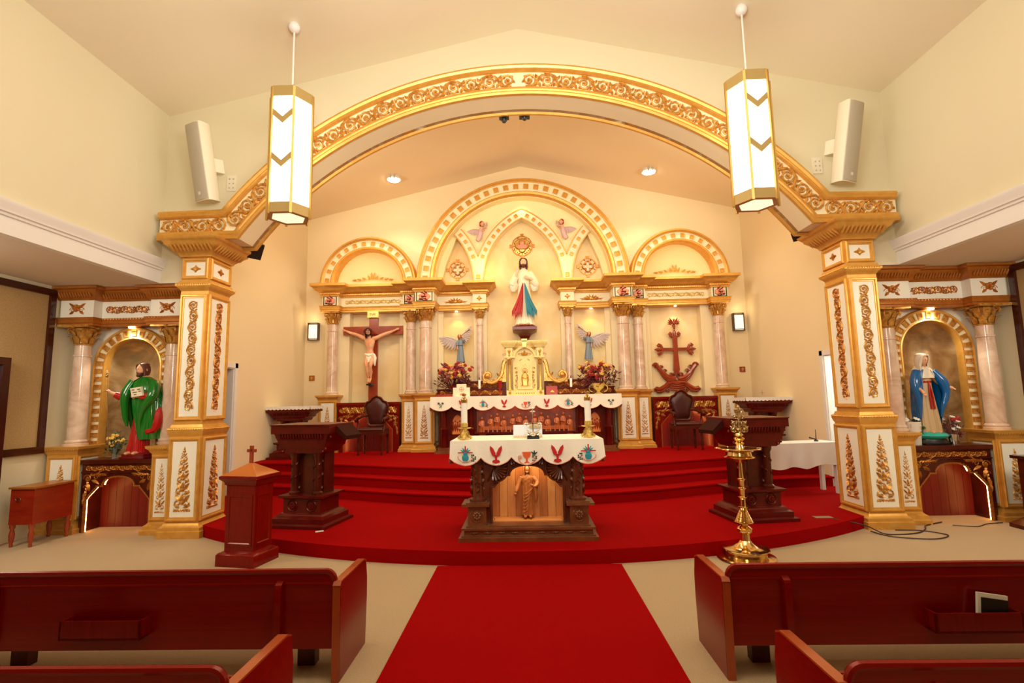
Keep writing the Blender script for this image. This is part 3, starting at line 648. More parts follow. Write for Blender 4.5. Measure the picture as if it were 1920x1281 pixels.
for sx in (-1, 1):
    T = lambda x, y, z, sx=sx: (sx*x, y, z)
    w_, q, e = MB(T), [], MB(T)
    for mir in (0, 1):
        P = (lambda u, v, w: (-.85+u, 12.2-w, gz+v)) if not mir else (lambda u, v, w: (2.18+.85-u, 12.2-w, gz+v))
        am = 65.5 if not mir else 42
        if not mir:
            n = 32; A = []
            for r_ in (1.83, 2.05): A.append([(r_*cos(math.acos(.85/r_)*k/n), r_*sin(math.acos(.85/r_)*k/n)) for k in range(n+1)])
            w_.loft([[P(*A[0][k], -.2), P(*A[0][k], .06), P(*A[1][k], .06), P(*A[1][k], -.2)] for k in range(n+1)])
            band(MB(), q, T, P, 1.83, 2.05, 17, 62.2, 8, .085, w1=.06)
        else:
            band(w_, [], T, P, 1.83, 2.05, 1, am, 1, .01, w0=-.2, w1=.055); band(MB(), q, T, P, 1.83, 2.05, 17, am, 4, .085, w1=.055)
            band(MB(), q, T, lambda u, v, w: (1.09+u-1.94, 12.2-w, gz+.16+v), 1.89, 1.99, -1, 1, 1, .10, w1=.06)
        for rr in (1.83, 2.05): e.sweep(arc(0, 0, rr, (19 if rr > 2 else 2), am if mir else math.degrees(math.acos(.85/rr)), 30), [(-.012, .06), (-.012, .08), (.012, .08), (.012, .06)], closed=False, P=P)
    w_.build('pointed_arch_band', 'cream', rt); squares(rt, q); e.build('pointed_arch_edge', 'gold', rt)
def quatre(P, r, root, filled, mname='bronzeorn'):
    mb = MB(); mb.sweep([(r*.84*cos(2*PI*k/32), r*.84*sin(2*PI*k/32)) for k in range(32)], [(.012, 0), (.012, .03), (-.012, .03), (-.012, 0)], P=P)
    for k in range(4):
        a = k*PI/2; cx, cy = r*.30*cos(a), r*.30*sin(a)
        mb.tube([(cx + r*.25*cos(t), cy + r*.25*sin(t), .03) for t in [a - 2.2 + 4.4*j/12 for j in range(13)]], [.016]*13, n=5, P=P)
        b = sub(P, r*.88*cos(a), r*.88*sin(a), 1, a-PI/2)
        mb.prism([(-.02, -.03), (.02, -.03), (.045, .05), (-.045, .05)], .0, .04, P=b)
        for t in (-.35, .35):
            leaf(mb, P, r*.6*cos(a+t), r*.6*sin(a+t), a+t*2.4, r*.26, .03, .02)
    o = mb.build('rosette_tracery', mname, root)
    if filled:
        mb = MB(); blob(mb, P, 0, 0, r*.75, .015, 24); mb.build('rosette_ground', 'palegold', root)
        mb = MB()
        for k in range(3): blob(mb, P, r*.26*cos(PI/2+k*2*PI/3), r*.2*sin(PI/2+k*2*PI/3)+.01, r*.26, .06, 10)
        blob(mb, P, 0, -.01, r*.3, .07, 8); mb.build('rosette_relief', 'flpink', root)
        mb = MB()
        for k in range(20): a = 2*PI*k/20; blob(mb, P, r*.66*cos(a), r*.66*sin(a), .02, .035, 5)
        mb.build('rosette_beads', 'goldorn', root)
    else:
        mb = MB()
        for k in range(4): a = k*PI/2; blob(mb, P, r*.28*cos(a), r*.28*sin(a), r*.22, .02, 10)
        mb.build('rosette_relief', 'cream', root)
for sx in (-1, 1): quatre(lambda u, v, w: (sx*1.63+u, 12.42-w, 5.07+v), .25, rt, False)
quatre(lambda u, v, w: (u, 12.42-w, 5.64+v), .30, rt, True)
# carved dark-red wainscots with glowing arched openings behind the chairs
for sx in (-1, 1):
    T = lambda x, y, z, sx=sx: (sx*x, y, z)
    wt = thing('carved_wood_wainscot', 'dark red carved wall panel with a glowing arch, below the ' + ('crucifix' if sx < 0 else 'carved anchor cross'), 'panelling', (sx*3.70, 12.0, FL), 'wainscots behind the leather chairs')
    wood_front(T, wt, lambda u, v, w: (3.70+u, 11.97-w, FL+v), 1.46, 1.15, .58, .90, .2, wood='mahog', orn='goldorn', bw=.19)

# ================================================================ side shrines in the aisles
for sx in (-1, 1):
    T = lambda x, y, z, sx=sx: (sx*x, y, z); who = 'green robed' if sx < 0 else 'blue mantled'
    sh = thing('side_shrine', 'white and bronze niche surround with marble columns framing the %s statue' % who, 'shrine', (sx*6.17, 7.8, 0), 'aisle shrines')
    mb = MB(T); a = arc(6.17, 2.43, .56, 0, 180, 30)
    # niche ring: vertical legs plus arch
    P = lambda u, v, w: (u, 7.85-w, v)
    path = [(6.17+.53, 1.04)] + arc(6.17, 2.43, .53, 0, 180, 36) + [(6.17-.53, 1.04)]
    mb.sweep(path, [(-.075, 0), (-.075, .04), (.065, .04), (.065, 0)], closed=False, P=P); mb.build('niche_band', 'cream', sh)
    mb = MB(T)
    mb.sweep(path, [(.06, 0), (.06, .06), (.085, .07), (.10, .05), (.10, 0)], closed=False, P=P)
    mb.sweep(path, [(-.06, 0), (-.06, .055), (-.08, .06), (-.095, .03), (-.095, -.05)], closed=False, P=P); mb.build('niche_moulding', 'gold', sh)
    q = []
    for e in (-1, 1):
        for k in range(11):
            z = 1.1 + k*.124; x = 6.17 + e*.535
            mb = MB(T); q.append(mb); mb.loft([[P(x+dx*s_, z+.035+dz*s_, w) for dx, dz in ((-.05, -.035), (.05, -.035), (.05, .035), (-.05, .035))] for s_, w in ((1, .04), (1, .065), (.65, .065), (.55, .05))])
    for k in range(13):
        t = PI*(k+.5)/13; c, d = cos(t), sin(t)
        mb = MB(T); q.append(mb); mb.loft([[P(6.17 + .535*c + (u*c - v*d)*s_, 2.43 + .535*d + (u*d+v*c)*s_, w) for u, v in ((-.05, -.038), (.05, -.038), (.05, .038), (-.05, .038))] for s_, w in ((1, .04), (1, .065), (.65, .065), (.55, .05))])
    for m_ in q: m_.build('gilt_square', 'goldorn', sh)
    for cx, cy in ((6.82, 7.62), (5.46, 7.72)): column(T, sh, cx, cy, 1.24, 3.06, .120, .30, .23)
    # entablature
    plan = [(4.95, 7.85), (4.95, 7.72), (5.2, 7.72), (5.2, 7.52), (5.72, 7.52), (5.72, 7.62), (6.56, 7.62), (6.56, 7.46), (7.08, 7.46), (7.08, 7.85)]
    mb = MB(T); mb.prism(plan, 3.06, 3.16); mb.sweep(plan, [(0, 3.05), (.03, 3.05), (.03, 3.08), (.045, 3.09), (.045, 3.13), (.06, 3.17), (0, 3.17)], closed=False)
    for k in range(40): mb.ball((5.25 + 1.8*k/40, 7.43 if 5.25+1.8*k/40 > 6.56 else (7.57 if 5.25+1.8*k/40 > 5.72 else 7.47), 3.155), .014, 5, 3)
    mb.build('architrave', 'bronze', sh)
    mb = MB(T); mb.prism(plan, 3.16, 3.46); mb.build('frieze', 'panelwhite', sh)
    mb = MB(T); mb.prism(plan, 3.46, 3.63)
    mb.sweep(plan, [(0, 3.44), (.02, 3.44), (.04, 3.46), (.06, 3.52), (.10, 3.56), (.11, 3.59), (.15, 3.60), (.15, 3.635), (0, 3.635)], closed=False)
    for k in range(44):
        x = 5.22 + 1.86*k/44; y = 7.46 if x > 6.56 else (7.62 if x > 5.72 else 7.52)
        leaf(mb, lambda a_, b_, c_: (a_, y-.055-(b_-3.47)*.6-c_, b_), x, 3.465, PI/2, .085, .04, .02)
    mb.build('cornice', 'bronze', sh)
    mb = MB(T); rinceau(mb, lambda u, v, w: (u, 7.62-w, v), 5.80, 6.50, 3.31, .065, 6)
    mb.build('gilt_scrollwork', 'bronzeorn', sh)
    for x, y in ((6.82, 7.46), (5.46, 7.52)):
        mb = MB(T)
        Q = lambda u, v, w: (x+u, y-w, 3.31+v)
        for k in range(5): blob(mb, Q, .035*cos(k*1.26), .035*sin(k*1.26)+.01, .03, .04)
        for e in (-1, 1):
            spiral(mb, Q, e*.07, -.02, .045, 0 if e > 0 else PI, e); leaf(mb, Q, e*.04, .02, PI/2-e*.9, .11, .05, .03); leaf(mb, Q, e*.04, -.03, -PI/2+e*.9, .09, .05, .03)
        mb.build('gilt_leaf_relief', 'bronzeorn', sh)
    pedestal(T, sh, 6.60, 7.06, 7.42, 7.84, 0, 1.24, gold='gold', sideface=1)
    pedestal(T, sh, 5.10, 5.42, 7.33, 7.80, 0, 1.24, gold='gold')
    mb = MB(T); mb.lathe([(.04, 0), (.045, .01), (.02, .012)], (6.17, 7.74, 3.035), 12); mb.build('downlight', 'bulb', sh)
    # wooden console below the niche
    co = thing('carved_console', 'dark carved console with gilt scrolls and a glowing arched front under the %s statue' % who, 'console table', (sx*5.98, 7.6, 0), 'aisle shrine consoles')
    wood_front(T, co, lambda u, v, w: (5.99+u, 7.50-w, v), 1.12, 1.04, .49, .80, .35, wood='darkwood', orn='bronzeorn', bw=.085)
# ================================================================ sculpted figures
def xf(loc, s=1., yaw=0., mir=1):
    c, d = cos(yaw), sin(yaw)
    return lambda x, y, z: (loc[0] + s*(c*mir*x - d*y), loc[1] + s*(d*mir*x + c*y), loc[2] + s*z)
def hrot(c, yaw, pitch=0., roll=0.):
    R = Euler((pitch, roll, yaw)).to_matrix(); c = Vector(c)
    return lambda x, y, z: tuple(c + R @ Vector((x, y, z)))
def head(mb, Q, s):
    n, m = 22, 16; rings = []
    for i in range(1, m):
        t = PI*i/m; z = -cos(t); r = sin(t); row = []
        for j in range(n):
            a = 2*PI*j/n; x = r*cos(a)*.36; y = r*sin(a)*.44; zz = z*.5
            if z < 0: x *= 1 + .30*z; y *= 1 + .10*z; y -= .05*(-z) if y < 0 else 0; y -= .10*(-z)*(y > 0)*-1*0
            if y < 0:
                y -= .095*math.exp(-(x/.055)**2)*math.exp(-((zz+.07)/.075)**2) + .045*math.exp(-(x/.05)**2)*math.exp(-((zz-.03)/.10)**2)
                for e in (-1, 1): y += .045*math.exp(-((x-e*.145)/.075)**2)*math.exp(-((zz-.035)/.05)**2)
                y -= .03*math.exp(-(x/.1)**2)*math.exp(-((zz+.235)/.03)**2) + .03*math.exp(-(x/.12)**2)*math.exp(-((zz+.40)/.07)**2)
                y -= .02*math.exp(-((zz-.11)/.05)**2)
            row.append(Q(x*s, y*s, zz*s))
        rings.append(row)
    o = [Q(0, 0, -.5*s)]; mb.loft(rings)
    for e in (-1, 1): mb.ball((e*.36*s, .03*s, -.02*s), (.035*s, .07*s, .11*s), 7, 6, P=Q)
def eyes(T, Q, s, root):
    mb = MB(T)
    for e in (-1, 1):
        mb.mi = 0; mb.ball((e*.14*s, -.375*s, .035*s), (.055*s, .04*s, .03*s), 8, 6, P=Q); mb.mi = 1; mb.ball((e*.14*s, -.405*s, .035*s), (.024*s, .02*s, .026*s), 7, 5, P=Q); mb.ball((e*.14*s, -.42*s, .10*s), (.075*s, .02*s, .012*s), 7, 4, P=Q)
    mb.build('eyes', ['robewhite', 'hair'], root)
    mb = MB(T); mb.ball((0, -.455*s, -.235*s), (.075*s, .03*s, .022*s), 8, 5, P=Q); mb.build('mouth', 'flpink', root)
def hand(mb, w, d, up, s, curl=.5, spread=.12):
    w, d, up = Vector(w), Vector(d).normalized(), Vector(up); up = (up - d*up.dot(d)).normalized(); sd = d.cross(up)
    P = lambda u, v, q: tuple(w + sd*u + d*v + up*q)
    mb.loft([[P(.5*s*k*a*.42, v*s, .16*s*b) for a, b in ((-1, -.6), (-.6, -1), (.6, -1), (1, -.6), (1, .6), (.6, 1), (-.6, 1), (-1, .6))] for k, v in ((.75, -.1), (.95, .12), (1.1, .35), (1.05, .5))])
    for i, (L, u) in enumerate(((.42, -.165), (.48, -.055), (.44, .055), (.35, .165))):
        u *= s; a = u/s*spread*6
        p = [P(u, .45*s, 0)]; ang = 0; q, v = 0, .45*s; uu = u
        for seg in (.45, .33, .28):
            ang += curl*.55; v += L*s*seg*cos(ang); q -= L*s*seg*sin(ang); uu += a*L*s*seg; p.append(P(uu, v, q))
        mb.tube(p, [.062*s, .058*s, .052*s, .038*s], n=6)
    mb.tube([P(-.16*s, .1*s, -.02*s), P(-.30*s, .26*s, -.06*s), P(-.30*s, .42*s, -.12*s), P(-.25*s, .52*s, -.16*s)], [.075*s, .068*s, .06*s, .045*s], n=6)
def fuse(o, v):
    m_ = o.modifiers.new('surface', 'REMESH'); m_.mode = 'VOXEL'; m_.voxel_size = v; m_.use_smooth_shade = True
    s_ = o.modifiers.new('smooth', 'SMOOTH'); s_.iterations = 2; s_.factor = .5
def robe_rings(spec, N=84):
    out = []
    for cx, cy, z, rx, ry, amp, n, ph in spec:
        ph = ph + .8*sin(z*3.1); amp = amp*1.25
        out.append([(cx + rx*(1+amp*sin(n*a+ph)+amp*.5*sin(n*2.3*a+ph*2))*cos(a), cy + ry*(1+amp*sin(n*a+ph)+amp*.5*sin(n*2.3*a+ph*2))*sin(a), z) for a in [2*PI*j/N for j in range(N)]])
    return out
def dense(spec, k=4): return [tuple(p) for p in catmull8(spec, k)]
def catmull8(pts, n):
    out = []
    for i in range(len(pts)-1):
        p0, p1, p2, p3 = pts[max(i-1, 0)], pts[i], pts[i+1], pts[min(i+2, len(pts)-1)]
        for k in range(n):
            t = k/n; out.append([.5*(2*b + (c-a)*t + (2*a-5*b+4*c-d)*t*t + (3*b-a-3*c+d)*t**3) for a, b, c, d in zip(p0, p1, p2, p3)])
    out.append(list(pts[-1])); return out
def sleeve(mb, pts, rads, N=14):
    mb.tube(catmull(pts, 3), [r for i, r in enumerate([x for a, b in zip(rads, rads[1:]) for x in (a, a+(b-a)/3, a+2*(b-a)/3)] + [rads[-1]])], n=N)
def hair(mb, Q0, s, length=.9, low=1.0):
    Q = lambda x, y, z: Q0(x, y, z*low if z < 0 else z)
    rings = []
    for z, rx, ry, cy, a0 in ((.53, .10, .12, .05, .2), (.49, .23, .27, .05, .5), (.39, .325, .37, .05, .9), (.22, .385, .43, .055, 1.1), (.0, .40, .44, .06, 1.2), (-.22, .385, .41, .07, 1.2), (-.42, .355, .35, .075, 1.15), (-.5-length*.12, .34, .28, .07, 1.1), (-.5-length*.25, .36, .25, .08, 1.1), (-.5-length*.5, .30, .17, .08, 1.1)):
        row = []
        for j in range(49):
            a = -PI/2 + a0*.62 + (2*PI-2*a0*.62)*j/48
            k = 1 + .03*sin(a*15 + z*7) + .02*sin(a*27 - z*9)
            row.append(Q(rx*s*k*cos(a), (cy + ry*k*sin(a))*s, z*s))
        rings.append(row)
    inner = [[Q(*(0, 0, 0))]]
    mb.loft(rings, cap=False, closed=False)
    mb.ball((0, .10*s, .38*s), (.345*s, .385*s, .165*s), 14, 8, P=Q)
    for e in (-1, 1):   # side locks
        mb.tube([Q(e*.16*s, -.30*s, .42*s), Q(e*.31*s, -.26*s, .30*s), Q(e*.37*s, -.22*s, .10*s), Q(e*.375*s, -.17*s, -.15*s), Q(e*.38*s, -.16*s, -.40*s), Q(e*.39*s, -.20*s, -.55*s), Q(e*.36*s, -.22*s, (-.55-length*.35)*s)], [.05*s, .07*s, .07*s, .075*s, .08*s, .07*s, .02*s], n=7)
def beard(mb, Q, s):
    mb.loft([[Q(rx*s*cos(a), (-.05 + ry*sin(a))*s, z*s) for a in [PI + PI*j/10 for j in range(11)]] for z, rx, ry in ((-.20, .335, .34), (-.29, .29, .40), (-.36, .235, .44), (-.46, .15, .43), (-.53, .06, .38))], cap=False, closed=False)
    mb.tube([Q(-.11*s, -.44*s, -.21*s), Q(0, -.50*s, -.17*s), Q(.11*s, -.44*s, -.21*s)], [.012*s, .02*s, .012*s], n=5)

# ================================================================ cloth helper
def drape(root, name, m, hw, y0, y1, zt, drop, lobes, lob, side_drop=None, amp=.012, label=None, trimm=None):
    """cloth: flat top plus a front and two side skirts with a scalloped lower edge"""
    mb = MB(); mb.box(-hw, hw, y0, y1, zt-.012, zt)
    path = []; L = []
    yb = y1; ns = 10; nf = 8*lobes
    for k in range(ns): path.append((-hw, yb + (y0-yb)*k/ns)); L.append((k/ns*2) % 1)
    for k in range(nf+1): path.append((-hw + 2*hw*k/nf, y0)); L.append((k/8) % 1)
    for k in range(1, ns+1): path.append((hw, y0 + (yb-y0)*k/ns)); L.append(((k)/ns*2) % 1)
    rows = []; nv = 7
    for r in range(nv+1):
        t = r/nv; row = []
        for i, (x, y) in enumerate(path):
            d = drop + lob*abs(sin(PI*L[i]))**.7
            w = t*(.010 + amp*sin(i*.9) + amp*.6*sin(i*2.3+1))
            if i < ns: nx, ny = -1, 0
            elif i > ns+nf: nx, ny = 1, 0
            else: nx, ny = (-.7 if i == ns else (.7 if i == ns+nf else 0)), -1
            row.append((x + nx*(w+.004), y + ny*(w+.004), zt - .003 - t*d))
        rows.append(row)
    mb.loft(rows, cap=False, closed=False)
    inner = [[(x*.996, y + .004, z) for x, y, z in row] for row in rows]; mb.loft(inner, cap=False, closed=False)
    mb.loft([rows[-1], inner[-1]], cap=False, closed=False)
    o = mb.build(name, m, root, label, smooth=60)
    mb = MB(); mb.tube([(x, y-.006 if ns <= i <= ns+nf else y, z) for i, (x, y, z) in enumerate(rows[-1])], [.006]*len(path), n=4)
    mb.build('scalloped_edging', trimm or 'embpink', o)
    return o
def motif_dove(root, P, s):
    m_ = MB()
    for e in (-1, 1): m_.prism([(e*.01, .0), (e*.05, .03), (e*.075, .10), (e*.07, .14), (e*.035, .11), (e*.005, .05)], 0, .003, P=sub(P, 0, 0, s))
    m_.prism([(-.035, -.03), (.035, -.03), (.05, -.055), (0, -.075), (-.05, -.055)], 0, .003, P=sub(P, 0, 0, s)); m_.prism([(-.014, -.03), (.014, -.03), (.012, .03), (-.012, .03)], 0, .003, P=sub(P, 0, 0, s))
    m_.build('dove_embroidery', 'embred', root)
def motif_cross(root, P, s):
    m_ = MB(); Q = sub(P, 0, 0, s); m_.box(-.09, .09, .055, .068, 0, .003, P=Q); m_.box(-.008, .008, .06, .14, 0, .003, P=Q); m_.build('cross_embroidery', 'embred', root)
    m_ = MB(); blob(m_, Q, 0, .0, .042, .004, 10); blob(m_, Q, 0, .05, .028, .004, 8); m_.prism([(-.03, -.04), (.03, -.04), (0, .01)], 0, .003, P=Q)
    for a in (.5, 1.0, 2.1, 2.6): leaf(m_, Q, 0, .06, a, .07, .02, .004)
    m_.build('dove_embroidery', 'embteal', root)
    m_ = MB()
    for i in range(9): blob(m_, Q, .10 + .02*((i*7) % 3) - .02, .03 - .022*(i//2), .011, .003, 5)
    m_.build('grape_embroidery', 'embdark', root)
    m_ = MB(); m_.tube([(.09*cos(t), .02+.07*sin(t), .001) for t in [PI + PI*k/14 for k in range(15)]], [.006]*15, n=4, P=Q); m_.build('ring_embroidery', 'embpink', root)
def motif_chalice(root, P, s):
    Q = sub(P, 0, 0, s); m_ = MB(); m_.prism([(-.055, .06), (.055, .06), (.04, .01), (.012, -.02), (.012, -.05), (.035, -.07), (-.035, -.07), (-.012, -.05), (-.012, -.02), (-.04, .01)], 0, .003, P=Q); m_.build('chalice_embroidery', 'emborange', root)
    m_ = MB()
    for i in range(8): blob(m_, Q, .075 + .02*(i % 3), .02 - .02*(i//2), .011, .003, 5)
    for a in (.6, 1.5, 2.4): leaf(m_, Q, .09, .03, a, .05, .02, .003)
    m_.build('grape_embroidery', 'embdark', root)
    m_ = MB(); m_.tube([(.1*cos(t), .0+.09*sin(t), .001) for t in [PI*.95 + 1.1*PI*k/14 for k in range(15)]], [.006]*15, n=4, P=Q)
    blob(m_, Q, -.08, .0, .025, .003, 7); m_.build('ring_embroidery', 'embpink', root)
def motif_grape(root, P, s):
    Q = sub(P, 0, 0, s); m_ = MB()
    for i in range(10): blob(m_, Q, -.02 + .02*(i % 3), .03 - .02*(i//2), .011, .003, 5)
    for e in (-1, 1):
        for a in range(5): leaf(m_, Q, e*.05, .06, a*1.26, .04, .02, .003)
    m_.build('grape_embroidery', 'embdark', root)

# ================================================================ mass altar on the lower platform
FB = .155
al = thing('carved_altar', 'brown carved wooden altar with a lit plank-backed arch at the middle of the platform', 'altar', (0, 6.7, FB))
mb = MB()
for x, y, z0, z1 in ((.82, 6.13, 0, .045), (.79, 6.16, .045, .06), (.76, 6.19, .06, .12), (.79, 6.17, .12, .145), (.74, 6.22, .145, .16)): mb.box(-x, x, y, 7.2, FB+z0, FB+z1)
for k in range(9):
    x = -.64 + 1.28*k/8
    for e in (-1, 1): leaf(mb, lambda u, v, w: (u, 6.19-w, v), x, FB+.09, PI/2 - e*PI/2, .05, .03, .015)
    blob(mb, lambda u, v, w: (u, 6.19-w, v), x, FB+.088, .018, .015)
mb.build('base', 'brownwood', al)
for sx in (-1, 1):
    T = lambda x, y, z, sx=sx: (sx*x, y, z)
    mb = MB(T); mb.box(.50, .72, 6.24, 6.5, .315, .54); mb.box(.46, .79, 6.20, 6.55, .54, .57); mb.box(.49, .74, 6.22, 6.52, .57, .585)
    rosette(mb, lambda u, v, w: (u, 6.24-w, v), .61, .43, .06, 8); mb.tube([(.61+.075*cos(t), 6.238, .43+.075*sin(t)) for t in [PI*k/8 for k in range(17)]], [.006]*17, n=4)
    mb.build('plinth', 'brownwood', al)
    mb = MB(T); mb.lathe([(.10, .585), (.10, .61), (.075, .63), (.07, .66), (.068, 1.08), (.085, 1.12), (.10, 1.2)], (.61, 6.36, 0), 20)
    for s_ in (0,):
        mb.tube([(.61+.068*cos(t+s_), 6.36+.074*sin(t+s_), .66+.42*k/30) for k, t in enumerate([4*PI*k/30 for k in range(31)])], [.009]*31, n=5)
        for k in range(34):
            t = 2.4*k; P = lambda u, v, w, t=t: (.61+cos(t)*(.068+w)-sin(t)*u, 6.36+sin(t)*(.068+w)+cos(t)*u, v); leaf(mb, P, 0, .66+.42*k/34, .9 if k % 2 else 2.2, .07, .04, .022)
    mb.build('carved_column', 'carvedbrown', al)
    mb = MB(T); mb.box(.44, .56, 6.42, 6.5, .315, 1.2); mb.build('pilaster', 'brownwood', al)
    mb = MB(T); mb.box(.66, .7, 6.5, 7.1, .315, 1.22); mb.build('side_panel', 'brownwood', al)
    mb = MB(T); P = lambda u, v, w: (u, 6.36-w, v)       # shell-like spandrel carving
    for cx, cy, R_, n_, a0, a1 in ((.40, .98, .17, 9, 150, 275), (.20, 1.12, .12, 6, 170, 260)):
        for k in range(n_):
            a = math.radians(a0 + (a1-a0)*k/(n_-1)); mb.tube([(cx + R_*q*cos(a+.25*(1-q)), cy + R_*q*sin(a+.25*(1-q)), h) for q, h in ((.15, .01), (.5, .035), (.85, .045), (1, .02))], [.010, .014, .017, .008], n=6, P=P)
        mb.tube([(cx + R_*1.04*cos(math.radians(t)), cy + R_*1.04*sin(math.radians(t)), .02) for t in [a0 + (a1-a0)*k/14 for k in range(15)]], [.012]*15, n=6, P=P)
    for k in range(5): leaf(mb, P, .49-.02*k, .80+.05*k, 1.9+.2*k, .09, .04, .03)
    spiral(mb, P, .34, 1.08, .06, 0, 1); spiral(mb, P, .2, 1.12, .05, 0, -1); spiral(mb, P, .43, .36, .03, 0, 1); mb.tube([(.448, .32, .01), (.448, .76, .01)], [.012]*2, n=6, P=P)
    mb.build('spandrel_carving', 'carvedbrown', al)
opn = [(x, z+.315) for x, z in ogee(.44, .69, .64)]
mb = MB(); mb.prism([(-.56, .315), (-.56, 1.22), (.56, 1.22), (.56, .315)] + opn, -6.42, -6.36, P=lambda u, v, w: (u, -w, v))
mb.sweep(opn, [(0, .0), (0, .02), (-.014, .02), (-.014, 0)], closed=False, P=lambda u, v, w: (u, 6.36-w, v)); mb.build('arch_front', 'carvedbrown', al)
mb = MB(); n = 11
for k in range(n): mb = MB(); mb.box(-.56+1.12*k/n+.002, -.56+1.12*(k+1)/n-.002, 6.66 + .004*((k*5) % 3), 6.69, .315, 1.2); mb.build('back_plank', ('plank', 'plank2', 'plank3')[(k*7) % 3], al)
mb = MB(); mb.box(-.56, .56, 6.69, 6.70, .315, 1.2); mb.build('back_board', 'darkwood', al)
mb = MB(); mb.box(-.56, .56, 6.42, 6.66, .315, .325); mb.build('plank_floor', 'plank', al)
# standing relief figure in the arch
F = lambda x, y, z: (x*.66, 6.58 + y*.7, .345 + z*.635)
mb = MB(F); Q = hrot((0, -.02, .915), 0); head(mb, Q, .15)
mb.tube([(0, 0, .76), (0, 0, .86)], [.045, .04], n=10)
mb.loft(robe_rings(catmull8([(0, 0, .03, .12, .09, .08, 7, 0), (0, 0, .25, .105, .08, .08, 7, .4), (0, 0, .5, .10, .07, .06, 7, .8), (0, 0, .62, .10, .07, .03, 7, 1), (0, 0, .74, .12, .07, .02, 5, 1), (0, 0, .80, .06, .05, 0, 5, 0)], 3)))
for e in (-1, 1): mb.ball((e*.05, -.10, .015), (.03, .06, .02), 8, 6)
mb.tube(catmull([(-.10, 0, .76), (-.17, -.02, .62), (-.22, -.08, .48)], 3), [.045, .045, .044, .044, .044, .04, .03], n=10); hand(mb, (-.22, -.08, .48), (-.4, -.4, -.9), (0, -1, .3), .09, .3)
mb.tube(catmull([(.10, 0, .76), (.19, -.03, .66), (.16, -.12, .60), (.10, -.14, .60)], 3), [.05, .05, .048, .046, .042, .04, .036, .03, .026, .024], n=10); hand(mb, (.12, -.14, .60), (-.6, -.2, .5), (0, -1, .2), .085, .4)
for k in range(6): mb.tube(catmull([(.10-.01*k, -.075, .56-.02*k), (0, -.095, .46-.06*k), (-.09, -.075, .44-.07*k)], 3), [.010]*7, n=5)
mb.tube(catmull([(.15, -.03, .62), (.17, -.05, .45), (.15, -.04, .28)], 3), [.05, .05, .045, .04, .035, .03, .01], n=8)
fg = mb.build('relief_figure', 'carved', al); fuse(fg, .0042)
mb = MB(F); hair(mb, Q, .15, .5); beard(mb, Q, .15); mb.build('relief_hair', 'carved', fg)
mb = MB(); mb.box(-.84, .84, 6.28, 7.12, 1.22, 1.295); mb.build('table_top', 'brownwood', al)
c = drape(None, 'altar_cloth', 'cloth', .925, 6.24, 7.13, 1.315, .20, 5, .09)
tag(c, 'white embroidered cloth with red doves and teal motifs over the front altar', 'altar cloth')
for i, x in enumerate((-.74, -.37, 0, .37, .74)):
    P = lambda u, v, w: (x+u, 6.212-w, 1.135+v-.01)
    (motif_cross if i in (0, 4) else motif_dove if i in (1, 3) else motif_chalice)(c, sub(P, 0, -.01, 1, 0, -1 if i == 4 else 1), 1.0)
for e in (-1, 1): motif_cross(c, lambda u, v, w: (e*(.955+w), 6.5+u, 1.12+v), .9)

# candlesticks, bookrest, cross on the altar
def candlestick(x, y, z, label, group):
    r = thing('altar_candlestick', label, 'candlestick', (x, y, z), group)
    mb = MB()
    for k in range(3):
        a = PI/2*3 + k*2*PI/3; P = lambda u, v, w, a=a: (x + cos(a)*u - sin(a)*w, y + sin(a)*u + cos(a)*w, z + v)
        mb.tube([(.095, .012, 0), (.085, .03, 0), (.05, .05, 0), (.03, .10, 0), (.022, .14, 0)], [.016, .018, .02, .016, .012], n=6, P=P)
        leaf(mb, lambda u, v, w: P(.05+w, v, u), 0, .02, PI/2, .09, .07, .02)
    mb.lathe([(.06, .0), (.065, .015), (.04, .03), (.025, .07), (.035, .09), (.02, .11), (.03, .13), (.085, .142), (.088, .15), (.03, .152), (.03, .155), (.046, .16), (.046, .205), (.04, .21)], (x, y, z), 20)
    mb.build('brass_base', 'palegold', r)
    mb = MB(); mb.lathe([(.04, .205), (.04, .475), (.034, .482)], (x, y, z), 20); mb.build('candle', 'candle', r)
    mb = MB(); mb.lathe([(.044, .46), (.044, .50), (.02, .52), (.016, .545), (.03, .55), (.03, .57), (.01, .575)], (x, y, z), 16); mb.build('brass_cap', 'brass', r)
candlestick(-.775, 6.42, 1.315, 'tall white candle in a brass stand on the front altar, crucifix side', 'altar candles')
candlestick(.775, 6.42, 1.315, 'tall white candle in a brass stand on the front altar, anchor cross side', 'altar candles')
r = thing('altar_cross', 'small silver standing cross on a black base at the middle of the front altar', 'cross', (.085, 6.40, 1.315))
mb = MB(); mb.box(.01, .16, 6.34, 6.46, 1.315, 1.34); mb.build('black_base', 'black', r)
mb = MB(); P = lambda u, v, w: (.085+u, 6.40-w, 1.34+v)
for e in (-1, 1):
    for a in (.15, .7): leaf(mb, lambda u, v, w: P(e*u, v, w), .0, .01, a, .11, .05, .02)
mb.lathe([(.05, 0), (.06, .02), (.02, .05), (.012, .06)], (.085, 6.40, 1.34), 14)
mb.box(-.006, .006, .05, .30, -.006, .006, P=P); mb.box(-.075, .075, .155, .168, -.006, .006, P=P)
for u, v in ((-.08, .161), (.08, .161), (0, .31)):
    for a in range(4): leaf(mb, P, u, v, a*PI/2, .035, .025, .01)
mb.ball(P(0, .35, 0), .012, 6, 5)
for e in (-1, 1): leaf(mb, P, 0, .345, PI/2 - e*1.0, .04, .02, .01)
mb.build('cross', 'silver', r)
r = thing('book_stand', 'pale grey slanted book stand behind the small silver cross on the altar', 'book stand', (.02, 6.6, 1.315))
